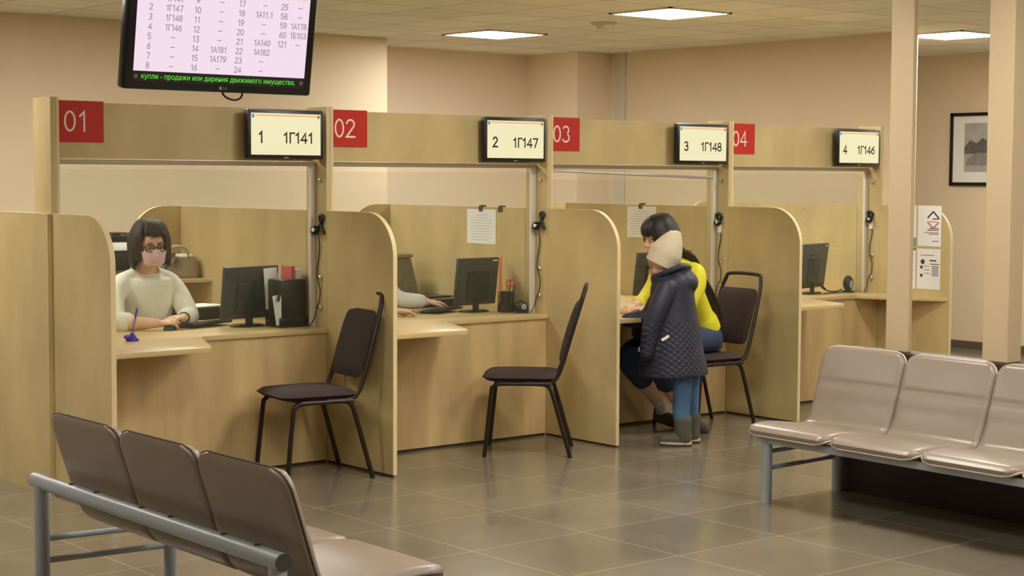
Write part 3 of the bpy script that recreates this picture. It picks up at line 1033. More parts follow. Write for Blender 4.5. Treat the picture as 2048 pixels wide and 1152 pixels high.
build(MB().box(-.002, 0, -.06, 0, 0, .07), 'card_sheet', M_red, t, False)
build(MB().box(-.0026, -.0018, -.05, -.01, .03, .05), 'card_print', M_signtxt, t, False)

# ------------------------------------------------------------------ things on the counters
ZT = .7615
def computer(label, x, y, rz, ww=.37, hh=.30):
    t = thing('computer_monitor', label, 'computer monitor', (x, y, ZT), rz, 'computer monitors on the counters')
    T = Matrix.Translation((0, 0, .045)) @ Matrix.Rotation(math.radians(7), 4, 'X')
    build(MB().box(-ww / 2, ww / 2, -.012, .016, 0, hh, .006, 2).xf(T), 'casing', M_dkgrey, t)
    build(MB().box(-ww * .27, ww * .27, -.032, -.010, hh * .12, hh * .72, .012, 2).xf(T), 'back_cover', M_black, t)
    build(MB().box(-ww / 2 + .015, ww / 2 - .015, .0155, .0165, .02, hh - .015).xf(T), 'screen', M_black_s, t, False)
    build(MB().box(ww * .34, ww * .46, -.0128, -.0118, hh - .022, hh - .014).xf(T), 'sticker', M_paper, t, False)
    build(MB().box(-.022, .022, -.022, -.004, .006, .16, .004), 'stand_neck', M_black, t)
    build(MB().lathe([(.105, 0), (.105, .006), (.09, .012), (.03, .016)], n=32).xf(Matrix.Diagonal((1.05, .75, 1, 1))), 'stand_base', M_black_s, t)
    return t
computer('black computer monitor seen from behind on counter 01, beside the masked woman', 1.345, .37, math.radians(5))
computer('black computer monitor seen from behind on counter 02, beside the pen stand', 3.03, .42, math.radians(5), .35)
computer('black computer monitor on counter 03, half hidden by the child in the beige hat', 4.60, .42, math.radians(4))
computer('black computer monitor on counter 04, with a cable running to the speaker', 6.10, .27, math.radians(14), .40, .33)

def keyboard(label, x, y, rz, ww=.33):
    t = thing('keyboard', label, 'keyboard', (x, y, ZT), rz, 'keyboards on the counters')
    T = Matrix.Rotation(math.radians(-6), 4, 'X')
    build(MB().box(-ww / 2, ww / 2, -.07, .07, .008, .024, .006, 2).xf(T), 'tray', M_black, t)
    k = MB()
    for r in range(5):
        for c in range(15):
            x0 = -ww / 2 + .012 + c * (ww - .024) / 15
            k.box(x0, x0 + (ww - .024) / 15 - .003, -.055 + r * .022, -.037 + r * .022, .024, .029)
    build(k.xf(T), 'key', M_dkgrey, t, False)
    for sx in (-1, 1):
        build(MB().box(sx * ww * .4 - .02, sx * ww * .4 + .02, .045, .066, 0, .016), 'foot', M_black, t, False)
    return t
keyboard('black keyboard between the masked woman and her monitor', 1.14, .50, math.radians(20))
keyboard('black keyboard under a hand on counter 02', 2.83, .50, math.radians(24))

def mouse(label, x, y, rz):
    t = thing('computer_mouse', label, 'mouse', (x, y, ZT), rz, 'mice on the counters')
    build(MB().ell((0, 0, .004), (.032, .055, .03)).xf(Matrix.Identity(4)), 'body', M_black_s, t)
    build(MB().cyl((-.004, .032, .031), (.004, .032, .031), .007, n=12), 'wheel', M_chrome, t)
    return t
mouse('black computer mouse under the masked woman\'s hands', .875, .40, math.radians(-70))

t = thing('pen_stand', 'purple pen on a coiled cord and small purple stand on ledge 01', 'pen stand', (.42, -.03, ZT), 0)
build(MB().lathe([(.034, 0), (.034, .008), (.022, .018), (.012, .034), (.009, .04)]), 'stand_foot', M_purple, t)
build(MB().ell((-.03, -.006, .022), (.022, .012, .012)), 'clip_ear', M_purple, t)
hx = [(.0 + .006 * math.cos(a * .9) + .018 * a / 60, .006 * math.sin(a * .9), .04 + a * .0013) for a in range(0, 66)]
build(MB().tube(hx, .0016, 6), 'coiled_cord', M_purple, t)
build(MB().tube([(.018, 0, .12), (.026, 0, .155), (.03, 0, .17)], [.0045, .005, .003], 10), 'pen', M_purple, t)

t = thing('document_tray', 'black tray with white papers beside the masked woman', 'document tray', (1.40, 1.02, ZT), math.radians(8), 'black document trays')
tr = MB()
tr.box(-.16, .16, -.12, .12, 0, .006); tr.box(-.16, .16, -.12, -.114, 0, .06); tr.box(-.16, -.154, -.12, .12, 0, .06); tr.box(.154, .16, -.12, .12, 0, .06)
tr.box(-.165, .165, -.125, .125, .06, .068)
build(tr, 'tray', M_black, t, False)
for k, (a, dx) in enumerate(((4, 0), (-6, .02), (9, -.01))):
    build(MB().box(-.14, .14, -.10, .10, .0685 + k * .003, .071 + k * .003).xf(Matrix.Translation((dx, 0, 0)) @ Matrix.Rotation(math.radians(a), 4, 'Z')), 'paper', M_paper, t, False)
t = thing('document_tray', 'black tray with a pale rim behind the keyboard on counter 02', 'document tray', (3.02, 1.0, ZT), math.radians(5), 'black document trays')
tr = MB()
tr.box(-.20, .20, -.14, .14, 0, .008); tr.box(-.20, .20, -.14, -.132, 0, .055); tr.box(-.20, -.192, -.14, .14, 0, .055); tr.box(.192, .20, -.14, .14, 0, .055)
build(tr, 'tray', M_black, t, False)
build(MB().box(-.205, .205, -.147, -.14, .048, .058), 'rim', M_alu, t, False)
build(MB().box(-.19, .19, -.13, .13, .058, .070, .004), 'lid', M_black_s, t)

t = thing('file_box', 'black file box holding papers and a pink folder, beside the monitor on counter 01', 'file box', (1.525, .235, ZT), math.radians(2))
build(MB().box(-.085, .085, -.07, .07, .055, .27, .006), 'holder', M_black, t)
build(MB().box(-.10, .095, -.08, .08, 0, .055, .006), 'holder_base', M_black_s, t)
build(MB().box(-.088, .0, .072, .076, .10, .335).xf(Matrix.Rotation(math.radians(-4), 4, 'Y')), 'loose_paper', M_paper, t, False)
build(MB().box(-.112, -.055, -.065, -.06, .03, .20).xf(Matrix.Rotation(math.radians(-9), 4, 'Y')), 'loose_paper', M_paper, t, False)
build(MB().box(-.008, .018, -.05, .05, .10, .345, .002), 'pink_folder', M_pink, t, False, label='pink folder')
build(MB().box(.030, .072, -.04, .05, .10, .325, .004), 'white_carton', M_paper, t, False, label='white carton')
build(MB().tube([(-.09, -.075, .22), (-.115, -.085, .17), (-.12, -.085, .15)], .008, 8), 'strap', M_black_s, t)

t = thing('pen_organizer', 'black pen stand with scissors and a tall salmon ruler on counter 02', 'pen organizer', (3.185, .285, ZT), 0)
pc = MB()
pc.lathe([(.058, 0), (.06, .02), (.058, .045), (.05, .05)])
build(pc, 'turntable', M_black_s, t)
pc = MB()
for a in range(5):
    pc.lathe([(.022, .05), (.022, .13), (.020, .13), (.020, .055)], (.034 * math.cos(a * 2 * PI / 5), .034 * math.sin(a * 2 * PI / 5), 0), 14)
build(pc, 'pen_cup', M_black, t)
build(MB().box(-.052, -.028, .012, .015, .06, .345), 'ruler', M_orange, t, False, label='tall salmon ruler')
for sx in (-.012, .016):
    build(MB().tube([(sx + .015 * math.cos(a * PI / 6), -.03, .185 + .022 * math.sin(a * PI / 6)) for a in range(12)], .0045, 8, closed=True), 'scissor_handle', M_orange_h, t)
build(MB().tube([(.0, -.03, .07), (.0, -.03, .165)], .006, 8), 'scissor_blade', M_chrome, t)
for px_, py_, mm, l in ((.034, .0, M_paper, .19), (.03, .015, M_black, .17), (-.02, -.03, M_orange_h, .18), (.04, -.012, M_dkgrey, .165)):
    build(MB().cyl((px_, py_, .06), (px_ * 1.3, py_ * 1.2, l), .004, n=8), 'pen', mm, t)

def speaker(label, x, y, h, m, rz=0):
    t = thing('desk_speaker', label, 'speaker', (x, y, ZT), rz, 'small desk speakers')
    build(MB().lathe([(.05, 0), (.052, .008), (.045, .012)]), 'speaker_foot', M_black, t)
    build(MB().ell((0, 0, h * .55), (.046, .036, h * .5)), 'speaker_body', m, t)
    build(MB().ell((0, -.030, h * .5), (.022, .010, h * .26)), 'speaker_cone', M_grey_m, t)
    return t
speaker('small round black speaker at the end of counter 02', 3.215, .178, .078, M_black_s)
sp4 = speaker('small grey black speaker at the end of counter 04', 6.46, .21, .12, M_black)
cb = [(-.05, .02, .02), (-.12, .02, .008), (-.18, .05, .015), (-.24, .06, .05), (-.29, .05, .07)]
build(MB().tube(catmull(cb, 6), .005, 8), 'cable', M_black, sp4)
build(MB().tube([(-.20, .055, .026), (-.23, .058, .044)], .010, 8), 'cable_filter', M_black, sp4)
cb = [(-.05, -.0, .012), (-.14, -.03, .006), (-.24, -.04, .006), (-.34, -.05, .006)]
build(MB().tube(catmull(cb, 6), .004, 8), 'cable', M_black, sp4)

t = thing('storage_box', 'grey brown tapered storage box standing on the desk behind counter 02', 'storage box', (3.01, 1.30, ZT), 0)
bx = MB()
v0 = [(-.17, -.12, 0), (.17, -.12, 0), (.17, .12, 0), (-.17, .12, 0)]; v1 = [(-.12, -.09, .31), (.105, -.09, .31), (.105, .09, .31), (-.12, .09, .31)]
a_ = [bx.bm.verts.new(p) for p in v0]; b_ = [bx.bm.verts.new(p) for p in v1]
bx.bm.faces.new(a_[::-1]); bx.bm.faces.new(b_)
for i in range(4):
    bx.bm.faces.new((a_[i], a_[(i + 1) % 4], b_[(i + 1) % 4], b_[i]))
bx._bev(bx.bm.edges[:], .012, 2)
build(bx, 'body', M_office, t)
build(MB().box(-.13, .115, -.10, .10, .31, .335, .006), 'lid', M_bag, t)

# bag on the corner shelf behind counter 01
t = thing('handbag', 'grey handbag with a knotted scarf on the corner shelf behind the masked woman', 'handbag', (1.50, 1.47, .9755), math.radians(-20))
bg = MB()
bg.tube([(0, 0, .0), (0, 0, .02), (0, 0, .08), (0, 0, .135), (0, 0, .152)], [(.125, .055), (.135, .065), (.128, .06), (.112, .045), (.08, .02)], 28, ref=(1, 0, 0))
build(bg, 'body', M_bag, t)
for s in (-1, 1):
    hp = [(-.06, s * .04, .12), (-.05, s * .05, .18), (0, s * .045, .20), (.05, s * .05, .18), (.06, s * .04, .12)]
    build(MB().tube(catmull(hp, 6), .006, 8), 'handle', M_bag, t)
sf = MB()
for k in range(7):
    a = k * 2 * PI / 7
    sf.tube([(-.06 + .012 * math.cos(a), -.06, .15 + .01 * math.sin(a)), (-.065 + .045 * math.cos(a), -.085, .13 + .04 * math.sin(a)), (-.07 + .07 * math.cos(a), -.08, .11 + .055 * math.sin(a))], [.01, .014, .006], 8)
sf.tube(catmull([(-.06, -.07, .15), (-.09, -.085, .10), (-.12, -.08, .04), (-.13, -.075, .01)], 5), [(.012 + .0012 * i, .008) for i in range(16)], 8)
build_fused(sf.xf(chain(t)), 'scarf', mat('grey_scarf', (128, 116, 100), .9, noise=.35, nscale=40), t, .005, 2)

# cabinet and printer at the back wall
t = thing('low_cabinet', 'maple low cabinet standing at the back wall behind booth 01', 'cabinet', (1.9, 3.55, 0), 0)
build(MB().box(-.6, .5, -.24, .24, .0, .90, .003), 'body', M_wood, t)
build(MB().box(-.62, .52, -.26, .25, .90, .925, .003), 'top', M_top, t)
for sx in (-.6, -.05):
    d = build(MB().box(sx + .005, sx + .545, -.258, -.241, .06, .89, .003), 'door', M_wood, t)
    build(MB().cyl((sx + .28, -.275, .70), (sx + .28, -.275, .80), .006), 'handle', M_chrome, d)
t = thing('printer', 'black printer with a pale paper tray behind the masked woman', 'printer', (1.98, 3.40, .925), 0)
build(MB().box(-.22, .16, -.16, .16, 0, .145, .012), 'body', M_black, t)
build(MB().box(-.20, .13, -.20, -.05, .145, .20, .004), 'paper_tray', M_paper, t)
build(MB().box(-.02, .16, -.06, .16, .145, .27, .012), 'scanner_lid', M_black_s, t)

def office_chair(label, x, y, rz):
    t = thing('office_chair', label, 'office chair', (x, y, 0), rz, 'office chairs behind the counters')
    build(pad(MB(), .46, .46, .10, .07, .012, M=Matrix.Translation((0, 0, .405))), 'seat', M_office, t, 60)
    build(pad(MB(), .30, .38, .08, .05, .01, M=Matrix.Translation((0, -.26, .70)) @ Matrix.Rotation(PI / 2, 4, 'X') @ Matrix.Rotation(PI / 2, 4, 'Z')), 'backrest', M_office, t, 60)
    build(MB().tube(catmull([(0, -.10, .36), (0, -.27, .39), (0, -.30, .55), (0, -.285, .68)], 5), [(.03, .008)] * 16, 10, ref=(1, 0, 0)), 'back_bracket', M_black, t)
    build(MB().cyl((0, 0, .08), (0, 0, .375), .025), 'stem', M_black, t)
    for k in range(5):
        a = 2 * PI * k / 5
        l = build(MB().tube([(0, 0, .09), (.27 * math.cos(a), .27 * math.sin(a), .06)], [.028, .018], 10), 'leg', M_black, t)
        build(MB().ell((.27 * math.cos(a), .27 * math.sin(a), .027), (.022, .022, .027)), 'caster', M_black, l)
    return t
office_chair('grey office chair under the masked woman', .93, 1.0, PI)
office_chair('grey office chair under the person at counter 02', 2.46, 1.06, PI)

# ------------------------------------------------------------------ people
def limb(mb, pts, rad, n=16, ref=None):
    P = catmull(pts, 5)
    m = len(pts) - 1
    R = []
    for i in range(len(P)):
        t = i / (len(P) - 1) * m
        k = min(int(t), m - 1); f = t - k
        a, b = rad[k], rad[k + 1]
        if isinstance(a, tuple) or isinstance(b, tuple):
            a = a if isinstance(a, tuple) else (a, a); b = b if isinstance(b, tuple) else (b, b)
            R.append((a[0] + (b[0] - a[0]) * f, a[1] + (b[1] - a[1]) * f))
        else:
            R.append(a + (b - a) * f)
    mb.tube(P, R, n, ref=ref)
    for p, r in ((P[0], R[0]), (P[-1], R[-1])):
        if not isinstance(r, tuple):
            mb.ell(p, r, seg=14)
    return mb

def hand(mb, wrist, d, up, side, curl=.5, size=1., spread=.10):
    """palm, four bent fingers and a thumb; d = pointing direction, up = back of the hand, side = +1 thumb to the d x up side"""
    d = Vector(d).normalized(); up = Vector(up); up = (up - d * up.dot(d)).normalized()
    s = d.cross(up) * side
    w0 = Vector(wrist)
    P = lambda a, b, c: w0 + (d * a + s * b + up * c) * size
    mb.tube([P(-.02, 0, 0), P(.02, 0, .0), P(.055, 0, .002), P(.088, 0, 0)], [(.026 * size, .020 * size), (.031 * size, .017 * size), (.040 * size, .015 * size), (.038 * size, .011 * size)], 16, ref=s)
    mb.ell(P(.088, 0, 0), (.018 * size,) * 3, seg=10)
    for k, (b, L, r) in enumerate(((.030, .070, .0088), (.010, .078, .0092), (-.010, .072, .0088), (-.029, .056, .0076))):
        a = spread * (1.2 - k * .8)
        dir_ = (d + s * a * .6)
        p = P(.086, b, .001)
        c = curl * (.8 + .12 * k)
        pts = [p]
        ang = c * .55
        for seg, fr in enumerate((.45, .30, .25)):
            v = (dir_ * math.cos(ang) - up * math.sin(ang)).normalized()
            p = p + v * L * fr * size
            pts.append(p)
            ang += c * .75
        mb.tube(pts, [r * size, r * .96 * size, r * .88 * size, r * .72 * size], 10)
        for q, rr in zip(pts, (1.0, 1.02, .92, .72)):
            mb.ell(q, r * rr * size, seg=10)
    tp = [P(.018, .024, -.004), P(.045, .050, -.012), P(.072, .060, -.020), P(.095, .058, -.026)]
    mb.tube(tp, [.013 * size, .012 * size, .0105 * size, .008 * size], 10)
    for q, rr in zip(tp, (.013, .012, .0105, .008)):
        mb.ell(q, rr * size, seg=10)
    return mb

def head_frame(c, yaw, pitch, roll=0., s=1.):
    """local +y = the way the face looks, +z = crown"""
    return Matrix.Translation(Vector(c)) @ Matrix.Rotation(yaw, 4, 'Z') @ Matrix.Rotation(pitch, 4, 'X') @ Matrix.Rotation(roll, 4, 'Y') @ Matrix.Scale(s, 4)

def head(M):
    h = MB()
    h.ell((0, -.012, .025), (.074, .094, .098), seg=28)
    h.ell((0, .030, -.045), (.056, .060, .070), seg=24)
    h.ell((0, .060, -.088), (.026, .024, .020))
    for s in (-1, 1):
        h.ell((s * .034, .056, -.030), (.028, .030, .030))
        h.ell((s * .031, .076, .022), (.024, .014, .008))
        h.ell((s * .075, -.006, -.010), (.010, .020, .033))
        h.ell((s * .013, .096, -.032), (.009, .010, .008))
    h.ell((0, .064, .040), (.052, .026, .030))
    h.tube([(0, .082, .016), (0, .096, -.008), (0, .108, -.028)], [.008, .010, .013], 10)
    h.ell((0, .104, -.030), (.012, .012, .010))
    h.ell((0, .084, -.058), (.024, .012, .006)); h.ell((0, .083, -.067), (.021, .012, .006))
    return h.xf(M)

def face_parts(M, par, lips=True):
    for s in (-1, 1):
        e = build(MB().ell((s * .031, .076, .002), (.0135, .011, .0062)).xf(M), 'eye', M_eye, par, True, True)
        build(MB().ell((s * .031, .0855, .002), (.0058, .003, .0062)).xf(M), 'iris', M_iris, e, True, False) if False else build(MB().ell((s * .031, .0855, .002), (.0058, .003, .0062)).xf(M), 'iris', M_iris, e, True, True)
        br = [(s * .014, .090, .024), (s * .031, .090, .030), (s * .050, .078, .024)]
        build(MB().tube(catmull(br, 4), [.003] * 9, 6).xf(M), 'eyebrow', M_hair, par, True, True)
    if lips:
        build(MB().ell((0, .0935, -.062), (.020, .004, .006)).xf(M), 'lips', M_lips, par, True, True)

def lock(h, pts, r0, r1, n=8):
    P = catmull(pts, 5)
    h.tube(P, [r0 + (r1 - r0) * i / (len(P) - 1) for i in range(len(P))], n)

# ---- masked woman at counter 01
p1 = thing('person', 'woman with short brown hair, glasses and pink mask in a cream top behind counter 01', 'person', (.93, .80, 0))
hc = Vector((.912, .70, 1.212))
HM = head_frame(hc, PI - .20, -.08, .05, 1.04)
bd = MB()
hm = head(HM); me_ = bpy.data.meshes.new('h'); hm.bm.to_mesh(me_); hm.bm.free(); bd.mesh(me_, Matrix.Identity(4))
limb(bd, [(.916, .735, 1.17), (.922, .765, 1.11), (.926, .80, 1.03)], [.052, .053, .068])
limb(bd, [(.93, .805, 1.035), (.93, .80, .95), (.93, .83, .75), (.93, .90, .56)], [(.09, .05), (.145, .085), (.125, .09), (.16, .11)], 24, ref=(1, 0, 0))
aR = [(.785, .80, .995), (.69, .72, .94), (.62, .55, .815), (.72, .47, .802), (.80, .425, .803)]
limb(bd, aR, [.052, .048, .042, .036, .026])
hand(bd, (.80, .425, .803), (.95, -.18, -.02), (.1, -.2, 1), -1, .75, .95)
aL = [(1.075, .80, .995), (1.105, .74, .93), (1.095, .60, .822), (1.035, .52, .815), (.975, .445, .822)]
limb(bd, aL, [.052, .048, .042, .036, .026])
hand(bd, (.975, .445, .822), (-.92, -.38, .04), (-.05, -.1, 1), 1, .9, .95)
for s in (-1, 1):
    limb(bd, [(.93 + s * .09, .90, .56), (.93 + s * .11, .66, .55), (.93 + s * .11, .47, .54), (.93 + s * .11, .46, .35), (.93 + s * .11, .50, .08)], [.085, .08, .06, .052, .038])
    limb(bd, [(.93 + s * .11, .52, .05), (.93 + s * .115, .44, .04), (.93 + s * .12, .34, .03)], [.035, .036, .026])
body1 = build_fused(bd, 'body', M_skin, p1, .0052, 2)
face_parts(HM, p1, False)
tp = MB()
tp.tube(catmull([(.93, .795, 1.058), (.93, .80, 1.02), (.93, .79, .93), (.93, .80, .82), (.93, .83, .70), (.93, .88, .58)], 4),
        [(.105, .070)] + [(.105 + .060 * min(1, i / 4), .070 + .040 * min(1, i / 6)) if i < 8 else (.165 - .018 * min(1, (i - 8) / 6), .112) for i in range(1, 21)], 30, ref=(1, 0, 0))
for sx, A in ((-1, aR), (1, aL)):
    limb(tp, [(.93 + sx * .055, .80, 1.045), (.93 + sx * .10, .80, 1.025), A[0], A[1], A[2], tuple(Vector(A[2]).lerp(Vector(A[3]), .45 if sx < 0 else .95))], [.050, .054, .066, .064, .058, .054])
    tp.ell((.93 + sx * .062, .728, .890), (.060, .040, .075))
tp.tube([(.926, .795, 1.04), (.925, .790, 1.056), (.924, .785, 1.068)], [(.095, .070), (.080, .068), (.070, .064)], 24, ref=(1, 0, 0))
me_ = fuse(tp, .007, 4)
me_.transform(chain(p1).inverted())
link(me_, 'top', M_cream, p1, 180)
nb = [(.924 + .068 * math.cos(a * PI / 14), .782 + .063 * math.sin(a * PI / 14), 1.063 + .016 * math.sin(a * PI / 14)) for a in range(28)]
build(MB().tube(nb, .007, 8, closed=True), 'neckband', M_cream, p1, True, True)
tr = MB()
tr.tube(catmull([(.93, .86, .66), (.93, .90, .56), (.93, .92, .50)], 3), [(.15, .11)] * 7, 24, ref=(1, 0, 0))
for s in (-1, 1):
    limb(tr, [(.93 + s * .09, .90, .555), (.93 + s * .11, .66, .552), (.93 + s * .11, .47, .54), (.93 + s * .11, .455, .35), (.93 + s * .11, .50, .12)], [.098, .092, .072, .066, .06])
build_fused(tr, 'trousers', M_trous, p1, .009, 3)
for s in (-1, 1):
    sh = MB()
    limb(sh, [(.93 + s * .11, .535, .05), (.93 + s * .115, .44, .042), (.93 + s * .12, .315, .034)], [.045, .045, .034])
    build_fused(sh, 'shoe', M_black, p1, .007, 3)
hr = MB()
hr.ell((0, -.024, .036), (.082, .096, .102), seg=28)
for a in range(-160, 166, 6):
    ph = math.radians(a)
    sx, cy = math.sin(ph), math.cos(ph)
    j = random.uniform(-.010, .010)
    q = random.uniform(-.004, .006)
    top = (.022, .0, .137)          # parting on one side
    if abs(a) < 40:                 # fringe swept across the forehead
        lock(hr, [top, (sx * .045, .020 + cy * .03, .134), (sx * .080, .012 + cy * .082 + q, .096), (sx * .088 - .012, .010 + cy * .084 + q, .066 + j * .4)], .014, .006)
    elif abs(a) < 74:
        lock(hr, [top, (sx * .065, -.010 + cy * .05, .126), (sx * .096 + q, -.004 + cy * .084, .06), (sx * .100 + q, -.002 + cy * .066, -.01), (sx * .096, .002 + cy * .05, -.070 + j)], .015, .006)
    else:
        lock(hr, [top, (sx * .06, -.022 + cy * .06, .128), (sx * .100 + q, -.022 + cy * .102, .05), (sx * .107 + q, -.020 + cy * .107, -.03), (sx * .104, -.022 + cy * .098, -.085 + j), (sx * .094, -.02 + cy * .088, -.112 + j)], .017, .006)
build_fused(hr.xf(HM), 'hair', M_hair, p1, .0058, 1)
# face mask
mk = MB()
nu, nv = 18, 10
G = {}
for i in range(nu + 1):
    for k in range(nv + 1):
        u, v = -1 + 2 * i / nu, k / nv
        ang = u * 1.12
        z = -.006 - v * .102
        puff = .008 * math.sin(PI * v) * (1 - u * u)
        ridge = (1 - abs(u)) ** 2
        r = .078 + puff
        y = .030 + (.066 + puff + .024 * ridge * (1 - abs(v - .30) * 1.25)) * math.cos(ang)
        x = (.077 - .016 * v) * math.sin(ang)
        zz = z - .018 * abs(u) * (1 - 2 * v) + .004 * math.sin(v * 9) * (1 - abs(u))
        G[i, k] = mk.bm.verts.new((x, y, zz + .004))
for i in range(nu):
    for k in range(nv):
        mk.bm.faces.new((G[i, k], G[i + 1, k], G[i + 1, k + 1], G[i, k + 1]))
o_ = build(mk.xf(HM), 'face_mask', M_mask, p1, True, True)
sd = o_.modifiers.new('thick', 'SOLIDIFY'); sd.thickness = .002
for s in (-1, 1):
    build(MB().tube([Vector((s * .068, .060, -.02)), Vector((s * .083, .0, -.005)), Vector((s * .080, -.02, -.02)), Vector((s * .080, .0, -.04)), Vector((s * .058, .060, -.08))], .0016, 6).xf(HM), 'ear_loop', M_mask, o_, True, True)
gl = thing  # glasses are worn: a part of the person
g_ = MB()
for s in (-1, 1):
    ring = rnd([(s * .010 - .0, -.015), (s * .054, -.017), (s * .056, .016), (s * .009, .017)], {0: .009, 1: .011, 2: .010, 3: .008}, 5)
    g_.tube([(x, .1035 - .16 * abs(x) * abs(x) * 10 * .6, z + .003) for x, z in ring], .0024, 6, closed=True)
    g_.tube([(s * .056, .088, .010), (s * .078, .045, .010), (s * .083, -.005, .006)], .0022, 6)
g_.tube([(-.010, .1035, .006), (0, .107, .009), (.010, .1035, .006)], .0022, 6)
gg = build(g_.xf(HM), 'glasses', M_black_s, p1, True, True)
for s in (-1, 1):
    ring = rnd([(s * .010, -.015), (s * .054, -.017), (s * .056, .016), (s * .009, .017)], {0: .009, 1: .011, 2: .010, 3: .008}, 5)
    mb = MB(); vs = [mb.bm.verts.new((x, .1035 - .96 * x * x, z + .003)) for x, z in ring]; mb.bm.faces.new(vs)
    build(mb.xf(HM), 'spectacle_lens', M_lens, gg, False, True)
wd = (Vector(aL[4]) - Vector(aL[3])).normalized()
wc = Vector(aL[3]).lerp(Vector(aL[4]), .82)
build(MB().tube([wc - wd * .009, wc + wd * .009], [.0335, .0325], 24), 'wristband', M_black, p1, True, True)

# ---- person at counter 02, of whom only a sleeve and hands show
p2 = thing('person', 'person behind counter 02 with only a white sleeve and two hands in view', 'person', (2.42, .95, 0))
bd = MB()
HM2 = head_frame((2.43, .86, 1.20), PI + .35, -.25)
hm = head(HM2); me_ = bpy.data.meshes.new('h'); hm.bm.to_mesh(me_); hm.bm.free(); bd.mesh(me_, Matrix.Identity(4))
limb(bd, [(2.43, .89, 1.16), (2.43, .91, 1.09), (2.43, .93, 1.02)], [.053, .055, .068])
limb(bd, [(2.43, .93, 1.03), (2.43, .94, .92), (2.42, .96, .75), (2.42, 1.0, .56)], [(.14, .08), (.155, .10), (.14, .10), (.16, .12)], 24, ref=(1, 0, 0))
bR = [(2.27, .93, 1.0), (2.20, .80, .88), (2.18, .58, .80), (2.28, .45, .797), (2.385, .385, .80)]
bL = [(2.58, .93, 1.0), (2.62, .82, .92), (2.62, .68, .845), (2.71, .635, .835), (2.785, .60, .825)]
limb(bd, bR, [.053, .05, .042, .036, .027]); limb(bd, bL, [.053, .05, .042, .036, .027])
hand(bd, bR[-1], (.9, -.35, -.10), (.05, 0, 1), -1, .55, 1.0)
hand(bd, bL[-1], (.90, -.30, -.14), (.1, .1, 1), 1, .6, 1.0)
for s in (-1, 1):
    limb(bd, [(2.42 + s * .09, 1.0, .56), (2.42 + s * .11, .75, .55), (2.42 + s * .11, .55, .54), (2.42 + s * .11, .52, .35), (2.42 + s * .11, .55, .08)], [.085, .08, .06, .052, .038])
    limb(bd, [(2.42 + s * .11, .57, .05), (2.42 + s * .115, .48, .04), (2.42 + s * .12, .38, .03)], [.035, .036, .026])
build_fused(bd, 'body', M_skin, p2, .0055, 2)
face_parts(HM2, p2)
tp = MB()
limb(tp, [(2.43, .93, 1.055), (2.43, .94, .93), (2.42, .96, .76), (2.42, 1.0, .56)], [(.12, .085), (.175, .12), (.16, .12), (.17, .135)], 28, ref=(1, 0, 0))
for sx, A in ((-1, bR), (1, bL)):
    limb(tp, [(2.43 + sx * .10, .93, 1.02), A[0], A[1], A[2], tuple(Vector(A[3]).lerp(Vector(A[4]), .55))], [.055, .068, .062, .056, .044])
build_fused(tp, 'shirt', M_shirt, p2, .008, 3)
tr = MB()
tr.tube(catmull([(2.42, .98, .66), (2.42, 1.0, .56), (2.42, 1.02, .50)], 3), [(.16, .13)] * 7, 24, ref=(1, 0, 0))
for s in (-1, 1):
    limb(tr, [(2.42 + s * .09, 1.0, .555), (2.42 + s * .11, .75, .552), (2.42 + s * .11, .55, .54), (2.42 + s * .11, .515, .35), (2.42 + s * .11, .55, .12)], [.098, .092, .072, .066, .06])
build_fused(tr, 'trousers', M_trous, p2, .009, 3)
for s in (-1, 1):
    sh = MB()
    limb(sh, [(2.42 + s * .11, .585, .05), (2.42 + s * .115, .48, .042), (2.42 + s * .12, .355, .034)], [.045, .045, .034])
    build_fused(sh, 'shoe', M_black, p2, .008, 3)
hr = MB(); hr.ell((0, -.022, .034), (.084, .098, .100), seg=28)
for a in range(-160, 166, 10):
    ph = math.radians(a); sx, cy = math.sin(ph), math.cos(ph)
    lock(hr, [(0, -.02, .132), (sx * .06, -.01 + cy * .06, .122), (sx * .094, -.01 + cy * .098, .06), (sx * .092, -.01 + cy * .09, .055 if abs(a) < 60 else -.02)], .018, .012)
build_fused(hr.xf(HM2), 'hair', M_hair, p2, .008, 1)

# ---- woman in yellow sitting sideways at counter 03
p3 = thing('person', 'woman with very long black hair in a yellow top and jeans, seated at counter 03', 'person', (4.33, -.32, 0))
yw = math.radians(72)
HM3 = head_frame((3.985, -.275, 1.232), yw, -.22, 0, 1.02)
bd = MB()
hm = head(HM3); me_ = bpy.data.meshes.new('h'); hm.bm.to_mesh(me_); hm.bm.free(); bd.mesh(me_, Matrix.Identity(4))
limb(bd, [(4.01, -.285, 1.17), (4.05, -.29, 1.11), (4.09, -.30, 1.05)], [.050, .051, .062])
limb(bd, [(4.09, -.30, 1.05), (4.15, -.30, .93), (4.25, -.30, .75), (4.33, -.30, .56)], [(.12, .07), (.135, .09), (.115, .085), (.15, .11)], 24, ref=(0, 1, 0))
cN = [(4.12, -.465, 1.01), (4.09, -.50, .92), (4.01, -.50, .815), (3.88, -.44, .803), (3.765, -.385, .800)]
cF = [(4.12, -.145, 1.01), (4.10, -.12, .92), (3.985, -.14, .825), (3.87, -.21, .815), (3.765, -.275, .81)]
limb(bd, cN, [.048, .045, .038, .034, .025]); limb(bd, cF, [.048, .045, .038, .034, .025])
hand(bd, cN[-1], (-.85, .45, -.06), (0, 0, 1), -1, .6, .93)
hand(bd, cF[-1], (-.90, -.15, -.08), (0, 0, 1), 1, .6, .93)
lN = [(4.33, -.39, .58), (4.08, -.42, .565), (3.83, -.42, .475), (3.95, -.42, .29), (4.075, -.42, .125)]
lF = [(4.33, -.21, .58), (4.08, -.20, .565), (3.80, -.19, .480), (3.95, -.20, .29), (4.10, -.20, .125)]
